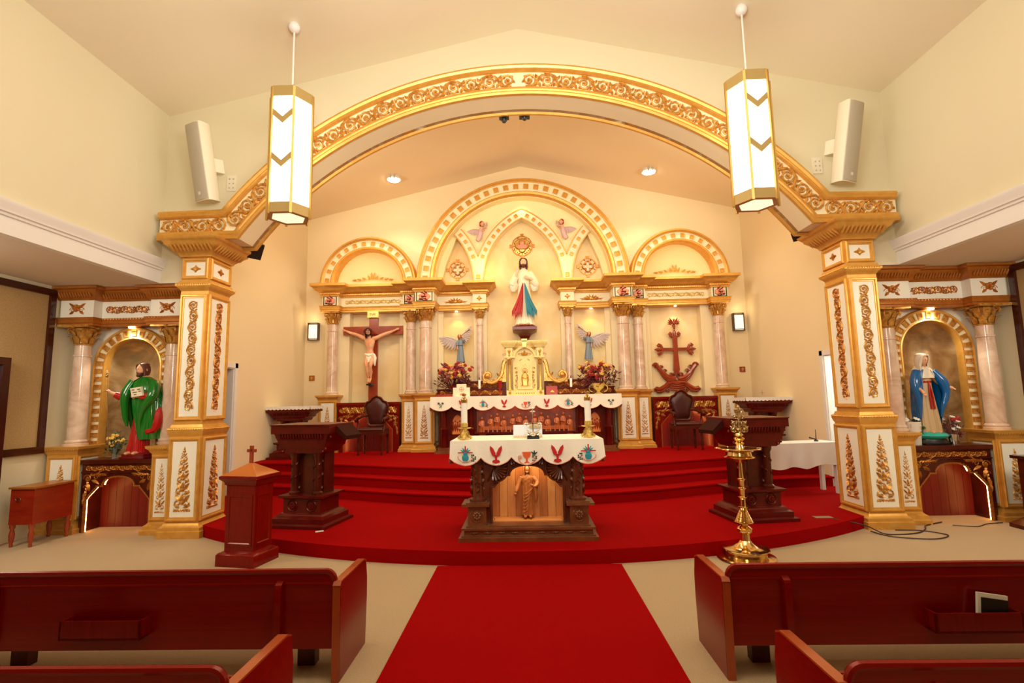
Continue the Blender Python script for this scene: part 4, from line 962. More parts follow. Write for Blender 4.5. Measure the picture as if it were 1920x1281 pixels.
mb = MB(); mb.prism([(6.55, 1.316), (6.72, 1.316), (6.70, 1.46), (6.66, 1.475), (6.56, 1.335)], -.165, .205, P=lambda u, v, w: (w, u, v)); mb.build('stand_body', 'greycase', r)
mb = MB(); mb.box(-.16, .2, 6.535, 6.55, 1.316, 1.345); mb.box(.04, .19, 6.60, 6.62, 1.44, 1.50); mb.build('open_book', 'paper', r)

# ================================================================ rear altar
ra = thing('high_altar', 'dark red wooden high altar with pointed arch panels below the tabernacle', 'altar', (0, 11.6, FL))
mb = MB(); mb.box(-2.02, 2.02, 11.22, 11.9, FL, FL+.05); mb.box(-1.95, 1.95, 11.28, 11.9, FL+.05, FL+.12); mb.build('base', 'brownwood', ra)
mb = MB(); mb.box(-1.95, 1.95, 11.45, 11.9, FL+.12, 1.80); mb.box(-2.0, 2.0, 11.30, 11.9, 1.76, 1.84); mb.box(-1.15, 1.15, 11.32, 11.46, 1.06, 1.10); mb.build('body', 'redwood', ra)
mb = MB(); mb.box(-2.08, 2.08, 11.25, 11.92, 1.84, 1.88); mb.build('table_top', 'redwood', ra)
for sx in (-1, 1):
    for x in (1.22, 1.82):
        mb = MB(lambda a, b, c: (sx*a, b, c)); mb.lathe([(.07, FL+.12), (.07, FL+.5), (.085, FL+.52), (.05, FL+.56), (.05, 1.6), (.08, 1.7), (.08, 1.76)], (x, 11.36, 0), 14); mb.build('column', 'redwood', ra)
    mb = MB(lambda a, b, c: (sx*a, b, c)); P = lambda u, v, w: (1.53+u, 11.45-w, 1.06+v)
    pa = [(-.17, 0), (-.17, .22)] + [(-.17 + .34*(1-cos(t)) * .5*1.0, .22 + .26*sin(t)) for t in [PI/2*k/6 for k in range(1, 6)]] + [(0, .50)]
    pa = pa + [(-u, v) for u, v in pa[-2::-1]]
    mb.prism(pa, 0, .012, P=P); o = mb.build('pointed_panel', 'orangepanel', ra)
    mb = MB(lambda a, b, c: (sx*a, b, c))
    for k in range(5): mb.ball(P(-.1+.05*k, .26+.03*(k % 2), .02), (.018, .012, .022), 6, 5); mb.frustum(0, 0, 0, 0, 0, 0, 0, 0, 0, 0) if False else leaf(mb, lambda u, v, w: P(u, v, w+.012), -.1+.05*k, .25, -PI/2, .2, .06, .03)
    mb.build('panel_relief', 'crosswood', o)
    mb = MB(lambda a, b, c: (sx*a, b, c)); mb.sweep(pa, [(0, 0), (0, .04), (.05, .04), (.05, 0)], closed=False, P=P); mb.build('arch_surround', 'redwood', ra)
mb = MB(); P = lambda u, v, w: (u, 11.45-w, v)
mb.box(-1.1, 1.1, 1.10, 1.66, 0, .01, P=P); mb.build('relief_ground', 'reliefground', ra)
mb = MB()
for k in range(13):
    x = -.98 + .163*k + .02*((k*5) % 3); h = 1.40 + .035*((k*7) % 3); e = 1.25 if k in (0, 12) else 1
    mb.ball(P(x, h, .05), (.030, .03, .042), 8, 6)
    mb.loft([[P(x + a*cos(t), h-z, .02 + b*(.5+.5*sin(t))) for t in [2*PI*j/10 for j in range(10)]] for z, a, b in ((.03, .015, .03), (.05, .045, .06), (.09, .065, .08), (.18*e, .062, .07), (.30*e, .075, .06))])
    mb.tube([P(x-.05, h-.07, .06), P(x-.06, h-.14, .11), P(x+.03*((k % 3)-1), h-.16, .13)], [.02, .018, .014], n=6)
mb.box(-.95, .95, 1.14, 1.22, 0, .10, P=P)
for k in range(20): mb.tube([P(-.93+.098*k, 1.22, .1), P(-.93+.098*k, 1.1, .12)], [.012, .02], n=5)
mb.build('figure_relief', 'relief', ra)
c = drape(None, 'altar_cloth', 'cloth', 2.10, 11.22, 11.93, 1.895, .22, 9, .09)
tag(c, 'long white scalloped cloth with small embroidered motifs over the rear altar', 'altar cloth')
for i in range(9):
    x = -1.87 + .467*i; P = lambda u, v, w: (x+u, 11.195-w, 1.70+v)
    (motif_grape, motif_dove, motif_cross, motif_dove, motif_chalice, motif_dove, motif_cross, motif_dove, motif_grape)[i](c, P, .85)
# carved shelf behind the rear altar
gr = thing('altar_shelf', 'dark red carved shelf with gilt leaf bands on both sides of the tabernacle', 'shelf', (0, 12.0, 1.9))
for sx in (-1, 1):
    T = lambda x, y, z, sx=sx: (sx*x, y, z)
    mb = MB(T); mb.box(.45, 2.05, 11.80, 12.05, 1.895, 2.06); mb.box(.45, 1.55, 11.86, 12.1, 2.06, 2.22); mb.box(.45, 1.57, 11.84, 12.12, 2.22, 2.25); mb.box(.45, 2.07, 11.78, 12.05, 2.05, 2.075); mb.build('shelf_body', 'redwood', gr)
    mb = MB(T); rinceau(mb, lambda u, v, w: (u, 11.80-w, v), .5, 2.0, 1.98, .05, 12); mb.build('lower_gilt_carving', 'bronzeorn', gr); mb = MB(T); rinceau(mb, lambda u, v, w: (u, 11.86-w, v), .5, 1.5, 2.14, .05, 8); mb.build('gilt_carving', 'bronzeorn', gr)

# ================================================================ tabernacle
tb = thing('tabernacle', 'ornate cream and gold tabernacle with a domed top and scroll brackets on the rear altar', 'tabernacle', (0, 11.6, 1.895))
TP = lambda u, v, w: (u, 11.62-w, 1.895+v)
mb = MB(); mb.box(-.42, .42, 0, .10, -.18, .03, P=TP); mb.box(-.27, .27, .1, .92, -.18, -.01, P=TP)
for e in (-1, 1): mb.box(e*.35-.075, e*.35+.075, 0, .12, 0, .06, P=TP); mb.box(e*.35-.07, e*.35+.07, .84, 1.12, -.1, .04, P=TP)
mb.box(-.32, .32, .9, 1.16, -.18, -.02, P=TP)
mb.build('body', 'tabcream', tb)
mb = MB(); mb.sweep([(-.52, 1.12), (.52, 1.12)], [(0, -.18), (0, .05)], closed=False, pclosed=False, P=TP) if False else None
for x0, x1, w in ((-.46, -.24, .06), (.24, .46, .06), (-.26, .26, .02)):
    mb.loft([[TP(a-o_*sgn, z, -.18 if wv == 0 else w+o_) for a, sgn, wv in ((x0, 1, 0), (x1, -1, 0), (x1, -1, 1), (x0, 1, 1))] for o_, z in ((0, 1.10), (.02, 1.13), (.03, 1.15), (.07, 1.19), (.08, 1.23), (.08, 1.25))])
mb.build('cornice', 'tabcream', tb)
mb = MB(); mb.prism([(-.04, 1.10), (.04, 1.10), (.065, 1.29), (-.065, 1.29)], 0, .10, P=TP); mb.build('keystone', 'palegold', tb)
for e in (-1, 1):
    mb = MB(); mb.lathe([(.045, .12), (.045, .14), (.03, .17), (.026, .7), (.035, .72)], (e*.35, 11.58, 1.895), 14); c0 = mb.build('column', 'palegold', tb)
    mb = MB(); capital(mb, e*.35, 11.58, 1.895+.70, 1.895+.85, .034, .062); mb.build('capital', 'goldorn', c0)
mb = MB()
mb.sweep(arc(0, .86, .25, 0, 180, 24), [(-.03, 0), (-.03, .04), (.02, .05), (.03, 0)], closed=False, P=TP); mb.sweep([(-.46, .86), (-.24, .86)], [(0, 0), (0, .09), (-.03, .09), (-.03, 0)], closed=False, P=TP); mb.sweep([(.24, .86), (.46, .86)], [(0, 0), (0, .09), (-.03, .09), (-.03, 0)], closed=False, P=TP)
mb.build('dome_arch', 'tabcream', tb)
mb = MB()
for e in (-1, 1):
    Q = sub(TP, 0, 0, 1, 0, e)
    for k in range(6): spiral(mb, Q, .19, .2+.085*k, .034, PI*k, 1 if k % 2 else -1); leaf(mb, Q, .2, .22+.085*k, .6+k, .05, .03, .015)
    spiral(mb, Q, .12, .74, .04, 0, 1); spiral(mb, Q, .10, .93, .045, 0, 1); leaf(mb, Q, .03, .9, 1.2, .1, .05, .02); leaf(mb, Q, .14, .78, 2.6, .1, .05, .02)
    spiral(mb, Q, .30, 1.03, .04, 0, -1); leaf(mb, Q, .25, 1.05, 2.4, .12, .05, .02); leaf(mb, lambda u, v, w: Q(u, v, w+.04), .35, 1.08, -PI/2, .14, .08, .02); leaf(mb, lambda u, v, w: Q(u, v, w+.04), .35, .95, -PI/2, .07, .05, .02)
    rosette(mb, lambda u, v, w: Q(u, v, w+.06), .35, .06, .04, 6)
for k in range(9): blob(mb, TP, -.2+.05*k, .05, .022, .045, 6)
leaf(mb, TP, 0, .9, PI/2, .13, .08, .03)
mb.build('gilt_carving', 'goldorn', tb)
mb = MB(); mb.box(-.165, .165, .14, .82, -.01, .012, P=TP); dr = mb.build('door', 'tabcream', tb)
mb = MB(); Q = lambda u, v, w: TP(u, v, w+.012)
mb.sweep([(-.11, .2), (.11, .2), (.11, .6), (.07, .68), (0, .74), (-.07, .68), (-.11, .6)], [(0, 0), (0, .01), (-.01, .01), (-.01, 0)], P=Q)
mb.ball(Q(0, .55, .0), (.035, .02, .045), 10, 7); mb.loft([[Q(a*s_, v, b*s_*.5) for a, b in ((-1, 0), (-.6, .8), (.6, .8), (1, 0))] for s_, v in ((.03, .5), (.075, .46), (.085, .36), (.07, .25), (.09, .22))])
for e in (-1, 1): mb.tube([Q(e*.06, .44, .03), Q(e*.03, .38, .05), Q(-e*.02, .41, .05)], [.016, .014, .012], n=6)
mb.tube([Q(.06*cos(t), .555+.06*sin(t), .004) for t in [2*PI*k/20 for k in range(21)]], [.005]*21, n=4)
mb.build('door_relief', 'goldorn', dr)
for e in (-1, 1):   # big side volutes
    mb = MB(); Q = lambda u, v, w: (e*u, 11.72-w, 1.895+v)
    pts = [(.44, .95), (.50, .99), (.47, 1.05), (.455, .86), (.49, .78), (.52, .62), (.56, .50), (.66, .40), (.78, .36), (.90, .40), (.96, .48), (.93, .57), (.85, .60), (.79, .55), (.80, .49), (.86, .48)]
    pt3 = catmull([(u, v-.05, 0) for u, v in pts[3:]], 4); mb.tube(pt3, [.05 - .025*k/len(pt3) for k in range(len(pt3))], n=6, P=Q, flat=.7)
    mb.prism([(.44, .32), (.98, .30), (.96, .42), (.8, .36), (.62, .42), (.53, .56), (.48, .8), (.44, .8)], -.03, .01, P=Q)
    spiral(mb, Q, .46, .93, .05, 0, 1); leaf(mb, Q, .6, .46, .9, .09, .05, .03); leaf(mb, Q, .47, .6, .5, .07, .05, .03)
    for x_, z_, r_ in ((.56, .40, .05), (.64, .36, .04), (.72, .35, .035), (.51, .52, .04)): spiral(mb, Q, x_, z_, r_, 0, 1, tr=.3)
    blob(mb, Q, .86, .46, .07, .05, 10); mb.build('scroll_bracket', 'goldorn', tb)
# small things on the rear altar
def taper(x, y, z, lab):
    r = thing('small_candle', lab, 'candle', (x, y, z), 'small candles on the rear altar')
    mb = MB(); mb.lathe([(.05, 0), (.045, .015), (.015, .03), (.012, .12), (.03, .15), (.035, .17)], (x, y, z), 14); mb.build('holder', 'maroon', r)
    mb = MB(); mb.lathe([(.028, .17), (.028, .36), (.02, .37)], (x, y, z), 12); mb.build('wax', 'candle', r)
    mb = MB(); mb.lathe([(.004, .37), (.012, .39), (.009, .415), (.001, .44)], (x, y, z), 8); mb.build('flame_cap', 'maroon', r)
taper(-1.04, 11.55, 1.895, 'small white candle in a dark red holder, by the yellow card stand')
taper(1.04, 11.55, 1.895, 'small white candle in a dark red holder, by the red book')
r = thing('ruby_glass', 'dark red glass goblet beside the tabernacle on the rear altar', 'glass', (-.57, 11.45, 1.895))
mb = MB(); mb.lathe([(.04, 0), (.04, .01), (.012, .03), (.012, .12), (.035, .17), (.045, .30), (.055, .34), (.04, .34), (.03, .18), (.001, .16)], (-.57, 11.45, 1.895), 18); mb.build('goblet', 'reddk', r)
r = thing('red_missal', 'red book propped on a small stand beside the tabernacle', 'book', (.60, 11.42, 1.895))
mb = MB(); mb.prism([(0, 0), (.03, -.0), (.13, .19), (.10, .20)], .47, .72, P=lambda u, v, w: (w, 11.38+u, 1.895+v)); mb.build('cover', 'reddk', r)
mb = MB(); mb.prism([(.55, .05), (.66, .05), (.605, .11)], 0, .002, P=lambda u, v, w: (u, 11.38+.49*(v)-.004, 1.90+v)); mb.build('emblem', 'palegold', r)
r = thing('altar_card', 'pale yellow stepped card stand with a cross emblem on the rear altar', 'card', (-1.40, 11.40, 1.895))
P = lambda u, v, w: (-1.43+u, 11.38-w, 1.895+v)
mb = MB(); mb.prism([(-.19, 0), (.19, 0), (.19, .20), (.11, .20), (.11, .28), (-.11, .28), (-.11, .20), (-.19, .20)], -.02, 0, P=P); mb.build('card', 'robe', r)
mb = MB(); mb.box(-.04, .04, .155, .165, 0, .004, P=P); mb.box(-.005, .005, .12, .21, 0, .004, P=P); mb.tube([P(.05*cos(t), .165+.05*sin(t), .002) for t in [2*PI*k/16 for k in range(17)]], [.004]*17, n=4); mb.build('emblem', 'goldorn', r)
mb = MB(); leaf(mb, P, -.05, .03, .4, .13, .05, .01); mb.build('pink_mark', 'flpink', r)
tag(MB().box(-2.0, -1.62, 11.30, 11.55, 1.896, 1.95).build('flat_box', 'crosswood'), 'flat reddish wooden box at the end of the rear altar under the flowers', 'box')

def flower(kind, mb, r):
    if kind == 'rose':
        mb.ball((0, 0, .3*r), (r*.62, r*.62, r*.6), 8, 6)
        for j in range(6):
            a = j*PI/3; mb.ball((r*.5*cos(a), r*.5*sin(a), 0), (r*.45, r*.45, r*.4), 6, 4)
    else:
        for j in range(7):
            a = j*2*PI/7; leaf(mb, lambda u, v, w: (u, v, w+.1*r), 0, 0, a, r, r*.55, r*.2)
        mb.ball((0, 0, r*.15), r*.22, 6, 4)
def bouquet(name, label, x, y, z, W, H, D, n, cols, seed, vase, group=None, foliage='leafd', rr=.06, cat='flowers', dens=3.2):
    rnd = random.Random(seed); root = thing(name, label, cat, (x, y, z), group)
    vase(root)
    protos = {}
    mb = MB()
    for k in range(int(n*dens)):
        a = rnd.uniform(0, 2*PI); u = (rnd.random()**.5); tx = x + W*.5*u*cos(a); ty = y + D*.5*u*sin(a); tz = z + H*(.35 + .62*rnd.random()*(1-.35*u*u))
        bx, by, bz = x + (tx-x)*.12, y + (ty-y)*.12, z + H*.12
        mb.tube([(bx, by, bz), ((bx+tx)/2*1. + (tx-x)*.12, (by+ty)/2, (bz+tz)/2), (tx, ty, tz)], [.006, .005, .004], n=4)
        for q in range(3):
            L = H*rnd.uniform(.10, .2); aa = rnd.uniform(0, 2*PI); c = Vector((tx, ty, tz)); d = Vector((cos(aa)*.8, sin(aa)*.5, rnd.uniform(-.2, .9))).normalized(); s_ = d.orthogonal().normalized()
            f = rnd.uniform(-.5, 0); c = c + Vector((0, 0, 1))*f*H*.35
            mb.add([tuple(c), tuple(c + d*L*.5 + s_*L*.2), tuple(c + d*L), tuple(c + d*L*.5 - s_*L*.2), tuple(c + d*L*.5 + d.cross(s_)*L*.08)], [(0, 1, 4), (1, 2, 4), (2, 3, 4), (3, 0, 4)])
    mb.build('greenery', foliage, root, kind='stuff')
    for k in range(n):
        col = cols[k % len(cols)]; kd = 'rose' if k % 3 else 'daisy'
        th = PI*(.0 + rnd.random())*1.0 + PI; ph = rnd.random()
        u = rnd.random()**.5; a = rnd.uniform(PI, 2*PI) if rnd.random() < .75 else rnd.uniform(0, PI)
        tz = z + H*(.45 + .52*ph*(1-.3*u*u)); wz = .55 + .45*ph
        px, py = x + W*.5*u*cos(a)*wz, y + D*.5*u*sin(a)*wz
        key = (kd, col)
        if key not in protos:
            m_ = MB(); flower(kd, m_, rr); o = m_.build('blossom', col, None); protos[key] = o; o.parent = root
        else:
            o = protos[key].copy(); COL.objects.link(o)
        o.location = (px-x, py-y, tz-z); d = Vector((px-x, (py-y) - .6*D, H*.35 + (tz-z)*.3)).normalized(); o.rotation_euler = d.to_track_quat('Z', 'Y').to_euler(); s_ = rnd.uniform(.75, 1.15); o.scale = (s_,)*3
    return root
def urn(x, y, z, m='palegold', h=.26, r=.14):
    def f(root):
        mb = MB(); mb.lathe([(r*.6, 0), (r*.65, h*.06), (r*.25, h*.2), (r*.3, h*.3), (r*.85, h*.6), (r, h*.9), (r*1.05, h), (r*.9, h*.98)], (x, y, z), 20)
        for e in (-1, 1): mb.tube([(x+e*r*(.9+.5*sin(t)), y, z+h*.55+h*.32*-cos(t)) for t in [PI*k/8 for k in range(9)]], [.012]*9, n=5)
        mb.build('urn', m, root)
    return f
bouquet('flower_arrangement', 'large red and yellow flower arrangement in a maroon urn, by the card stand', -1.62, 11.68, 1.96, .90, .76, .5, 78, ['flred', 'flyellow', 'flred', 'flyellow', 'flred', 'flpink'], 3, urn(-1.62, 11.68, 1.95, 'maroon', .2, .16), rr=.058, dens=.9)
bouquet('flower_arrangement', 'large arrangement of roses in a gilt urn on the rear altar, anchor cross side', 1.66, 11.68, 1.895, .90, .80, .5, 80, ['flred', 'flyellow', 'flpink', 'flyellow', 'flred'], 5, urn(1.66, 11.60, 1.895, 'palegold', .24, .15), rr=.06, dens=.9)
# ---------------- central robed figure with the coloured rays
def central():
    H = 1.67; T = xf((.02, 12.02, 3.545), H)
    r = thing('robed_statue', 'bearded statue in a cream robe with red and blue rays, above the tabernacle', 'statue', (.02, 12.02, 3.545))
    Q = hrot((0, -.012, .925), .03); s = .145
    mb = MB(T); head(mb, Q, s)
    mb.tube([(0, .0, .72), (0, .0, .82), (0, -.002, .88)], [.07, .036, .036], n=10); mb.ball((0, 0, .74), (.10, .06, .09), 12, 8); mb.loft(robe_rings([(0, 0, z, a, b, 0, 1, 0) for z, a, b in ((.06, .07, .05), (.4, .07, .05), (.7, .09, .05))], 12))
    mb.tube([(-.09, 0, .77), (-.155, -.01, .63), (-.115, -.06, .70), (-.095, -.075, .77)], [.03, .024, .02, .016], n=8); hand(mb, (-.095, -.075, .77), (.05, -.05, 1), (0, 1, 0), .085, .15)
    mb.tube([(.09, 0, .77), (.16, -.02, .63), (.11, -.085, .665), (.075, -.10, .68)], [.03, .024, .02, .016], n=8); hand(mb, (.075, -.10, .68), (-1, -.2, .45), (0, -1, .2), .085, .5)
    for e in (-1, 1): mb.ball((e*.05, -.10, .018), (.028, .06, .02), 9, 6)
    b = mb.build('body', 'skinlight', r); fuse(b, .0045)
    eyes(T, Q, s, r)
    mb = MB(T); hair(mb, Q, s, .7, .9); mb.build('hair', 'hairbrown', r); mb = MB(T); beard(mb, Q, s); mb.build('beard', 'hairbrown', r)
    mb = MB(T); mb.loft(robe_rings(catmull8([(0, 0, .02, .135, .085, .06, 7, 0), (0, 0, .12, .118, .078, .06, 7, .3), (0, 0, .30, .10, .07, .05, 7, .5), (0, 0, .5, .088, .062, .04, 7, .6), (0, -.005, .58, .083, .06, .02, 7, .7), (0, -.005, .68, .10, .068, .015, 6, .7), (0, 0, .77, .115, .065, .01, 5, .7), (0, .0, .82, .06, .05, 0, 5, 0), (0, 0, .835, .042, .042, 0, 5, 0)], 3)))
    mb.build('robe', 'robe', r)
    for e in (-1, 1):
        mb = MB(T)
        pts = [(e*.085, 0, .79), (e*.135, -.005, .69), (e*.165, -.03, .60)] + ([(-.14, -.055, .66), (-.112, -.065, .71)] if e < 0 else [(.15, -.06, .62), (.12, -.08, .65)])
        sleeve(mb, pts, [.042, .05, .062, .05, .042])
        mb.loft(robe_rings([(e*.15, -.03, z, a, b_, .08, 5, 0) for z, a, b_ in ((.66, .045, .05), (.60, .06, .055), (.54, .052, .045), (.50, .025, .02))], 16)); mb.build('sleeve', 'robe', r)
    mb = MB(T); mb.lathe([(.088, .575), (.09, .585), (.088, .595)], (0, -.005, 0), 20, 1, .72); mb.build('belt', 'robewhite', r)
    for e, nm, m_ in ((-1, 'red_rays', 'rayred'), (1, 'blue_rays', 'rayblue')):
        mb = MB(T)
        for k in range(7):
            t = k/6; x1 = e*(.045 + .125*t); z1 = .10 + .05*((k*3) % 4)/3 - .02*t + (.02 if k in (0, 6) else 0)
            mb.tube([(e*.012, -.075, .615), (e*.01 + (x1-e*.01)*.5, -.10 - .01*(k % 2), .36), (x1*.98, -.125, z1+.06), (x1*1.04, -.13, z1-.01)], [.006, .014, .016, .001], n=5)
        mb.build(nm, m_, r)
    mb = MB(T); mb.ball((0, 0, .0), (.16, .11, .03), 18, 6); mb.build('cloud_base', 'crosswood', r)
    r2 = thing('statue_bracket', 'flared maroon wall bracket under the cream robed statue', 'bracket', (.02, 12.1, 3.3))
    mb = MB(); mb.box(-.27, .31, 11.85, 12.42, 3.45, 3.52)
    mb.loft([[(.02-a, 12.42, z), (.02+a, 12.42, z), (.02+a, 12.42-b, z), (.02-a, 12.42-b, z)] for a, b, z in ((.10, .2, 3.27), (.11, .22, 3.30), (.16, .34, 3.38), (.24, .48, 3.43), (.26, .53, 3.45))]); mb.build('bracket', 'maroon', r2)
central()

# ---------------- crucifix
def crucifix():
    r = thing('crucifix', 'wooden crucifix with a painted bearded figure in a white loincloth', 'crucifix', (-3.66, 12.2, 1.75))
    mb = MB(); mb.box(-3.77, -3.56, 12.14, 12.22, 1.80, 3.98); mb.box(-4.39, -2.93, 12.10, 12.185, 3.44, 3.64); mb.build('cross', 'crosswood', r)
    mb = MB(); P = lambda u, v, w: (-3.665+u, 12.11-w, 3.93+v); mb.loft([[P(x, z, w) for w, z in ((0, -.07), (.03, -.075), (.03, .075), (0, .07))] for x in (-.13, 0, .13)]); mb.tube([P(-.13, -.08, .02), P(-.13, .08, .02)], [.016]*2, n=8); mb.tube([P(.13, -.08, .02), P(.13, .08, .02)], [.016]*2, n=8)
    pl = mb.build('title_scroll', 'palegold', r); tmp = bpy.data.objects.new('tmp', bpy.data.curves.new('tmp', 'FONT'))
    cu = tmp.data; cu.body = 'INRI'; cu.size = .09; cu.extrude = .002; cu.align_x = 'CENTER'; cu.align_y = 'CENTER'
    COL.objects.link(tmp); bpy.context.view_layer.update(); me = bpy.data.meshes.new_from_object(tmp.evaluated_get(bpy.context.evaluated_depsgraph_get())); bpy.data.objects.remove(tmp)
    me.materials.clear(); me.materials.append(M['hair']); o = bpy.data.objects.new('title_lettering', me); COL.objects.link(o); o.parent = pl; o.location = Vector((-3.665, 12.077, 3.93)) - origin(pl); o.rotation_euler = (PI/2, 0, 0)
    T = xf((-3.70, 12.03, 2.30), 1.33)
    Q = hrot((-.02, -.085, .885), .22, .38, -.12); s = .135
    mb = MB(T); head(mb, Q, s)
    mb.tube([(0, -.02, .76), (-.01, -.05, .82), (-.018, -.07, .86)], [.05, .036, .034], n=10)
    mb.loft(robe_rings(catmull8([(0, -.02, .44, .062, .045, 0, 1, 0), (0, -.03, .50, .072, .052, 0, 1, 0), (0, -.035, .57, .060, .045, 0, 1, 0), (0, -.04, .64, .076, .055, 0, 1, 0), (0, -.035, .71, .090, .058, 0, 1, 0), (0, -.02, .765, .088, .048, 0, 1, 0), (0, -.01, .80, .05, .03, 0, 1, 0)], 3), 20))
    for e in (-1, 1):
        mb.tube(catmull([(e*.05, -.02, .765), (e*.12, -.01, .79), (e*.25, .0, .85), (e*.36, .0, .885), (e*.46, .005, .93)], 3), [.04, .042, .042, .038, .034, .032, .03, .030, .029, .026, .022, .018, .016], n=10)
        hand(mb, (e*.46, .005, .93), (e*.9, -.1, .35), (0, -1, .1), .07, .5)
        mb.tube(catmull([(e*.035, -.02, .46), (e*.045, -.075, .34), (e*.035, -.10, .27), (e*.03, -.06, .16), (e*.022, -.03, .06)], 3), [.052, .052, .048, .044, .042, .036, .032, .031, .034, .034, .028, .022, .018], n=10)
        mb.tube([(e*.022, -.02, .06), (e*.018, -.05, .02), (e*.014, -.075, -.025)], [.02, .02, .012], n=8)
    b = mb.build('body', 'skinred', r); fuse(b, .0045)
    eyes(T, Q, s, r)
    mb = MB(T); hair(mb, Q, s, 1.1); mb.build('hair', 'hair', r); mb = MB(T); beard(mb, Q, s); mb.build('beard', 'hair', r)
    mb = MB(T); mb.tube([Q(.40*s*cos(a), (.02+.46*sin(a))*s, (.30+.03*sin(5*a))*s) for a in [2*PI*k/20 for k in range(21)]], [.05*s]*21, n=5)
    for k in range(14): a = k*.45; leaf(mb, lambda u, v, w: Q(u*1., v, w), .40*s*cos(a), .46*s*sin(a), a, .2*s, .05*s, .34*s)
    mb.build('thorn_crown', 'leafd', r)
    mb = MB(T); mb.loft(robe_rings(catmull8([(0, -.045, .34, .085, .062, .07, 6, 0), (0, -.035, .40, .088, .065, .06, 7, .5), (0, -.028, .46, .08, .062, .05, 8, 1), (0, -.025, .50, .083, .064, .03, 8, 1.4)], 4), 36)); mb.tube([(.08, -.05, .49), (.105, -.06, .42), (.095, -.055, .33), (.1, -.05, .28)], [.02, .03, .025, .012], n=8); mb.tube([(-.08, -.06, .49), (0, -.1, .46), (.085, -.06, .49)], [.014, .018, .014], n=6); mb.build('loincloth', 'robewhite', r)
    mb = MB(T); mb.box(-.05, .05, -.06, .08, -.07, -.04); mb.build('foot_rest', 'black', r)
crucifix()

# ---------------- anchor cross with dove
def anchor():
    r = thing('carved_anchor_cross', 'red brown carved cross rising from scrolling waves with a dove on top', 'cross', (3.66, 12.3, 2.0))
    P = lambda u, v, w: (3.66+u, 12.40-w, 2.85+v)
    mb = MB(); mb.prism([(-.055, -.42), (.055, -.42), (.075, -.5), (-.075, -.5)][::-1], .02, .09, P=P); mb.prism([(-.075, -.42), (-.05, .0), (-.055, .42), (.055, .42), (.05, 0), (.075, -.42)], .02, .10, P=P)
    mb.prism([(-.32, .06), (-.32, .13), (0, .125), (.32, .13), (.32, .06), (0, .065)], .02, .095, P=P)
    for cx, cy, a in ((0, .42, 0), (-.34, .095, PI/2), (.34, .095, -PI/2)):
        Q = sub(P, cx, cy, 1, a)
        for e in (-1, 1): mb.tube([Q(e*x, y, .06) for x, y in ((0, -.04), (.05, -.02), (.10, .0), (.13, .05), (.10, .085), (.07, .06))], [.03, .03, .03, .028, .026, .02], n=7); mb.ball(Q(e*.085, .05, .07), .032, 8, 6)
        mb.tube([Q(0, -.02, .06), Q(0, .08, .06), Q(0, .16, .06)], [.035, .045, .01], n=8)
    mb.build('cross', 'crosswood', r)
    mb = MB()
    mb.ball(P(0, .66, .06), (.035, .03, .05), 8, 6); mb.ball(P(0, .615, .06), .03, 8, 6)
    Q = sub(P, 0, .74)
    mb.ball(Q(0, 0, .07), (.04, .035, .06), 10, 7); mb.ball(Q(0, .075, .08), (.024, .024, .026), 8, 6); mb.ball(Q(0, .07, .11), (.008, .015, .008), 6, 4)
    for e in (-1, 1):
        for k in range(4): leaf(mb, lambda u, v, w: Q(e*u, v, w+.05), .02, -.01, -.1 + .38*k, .13+.01*k, .05, .02)
    leaf(mb, Q, 0, -.03, -PI/2, .08, .07, .03); mb.build('dove', 'crosswood', r)
    mb = MB()
    for e in (-1, 1):
        Q = lambda u, v, w, e=e: P(e*u, v, w)
        for o_, r0 in ((0, .05), (.05, .04), (.095, .03)):
            mb.tube([Q(u, v, .06) for u, v in catmull2([(.03, -.62-o_*.2), (.16, -.60-o_), (.30, -.50-o_*.9), (.38, -.38-o_*.5), (.47, -.30), (.53, -.27), (.54, -.33), (.49, -.35)])], [r0]*17+[r0*.9, r0*.8, r0*.7, r0*.6, r0*.5], n=7) if False else mb.tube([Q(u, v, .06) for u, v in catmull2([(.03, -.62-o_*.2), (.16, -.60-o_), (.30, -.50-o_*.9), (.40, -.38-o_*.5), (.47, -.30+o_*.3)])], [r0]*17, n=7)
        spiral(mb, Q, .47, -.30, .075, 0, 1, tr=.35); spiral(mb, Q, .36, -.34, .055, PI, -1, tr=.35); spiral(mb, Q, .27, -.43, .05, PI, -1, tr=.35)
        spiral(mb, Q, .13, -.52, .05, PI, -1, tr=.4); spiral(mb, Q, .055, -.56, .05, 0, 1, tr=.4)
        mb.tube([Q(u, v, .05) for u, v in catmull2([(.0, -.70), (.18, -.72), (.30, -.80), (.42, -.86), (.52, -.84)])], [.05]*17, n=7)
        mb.tube([Q(u, v, .05) for u, v in catmull2([(.16, -.74), (.26, -.82), (.34, -.90), (.44, -.92), (.50, -.90)])], [.035]*17, n=7); spiral(mb, Q, .50, -.85, .06, 0, -1, tr=.4); spiral(mb, Q, .22, -.89, .05, 0, -1, tr=.35)
    for k, (w_, z) in enumerate(((.20, -.74), (.17, -.79), (.18, -.84), (.17, -.89))): mb.tube([P(-w_, z+.02, .05), P(0, z, .08), P(w_, z+.02, .05)], [.025]*3, n=7)
    mb.build('wave_base', 'crosswood', r)
def catmull2(p): return [(a, b) for a, b, c in catmull([(x, y, 0) for x, y in p], 4)]
anchor()

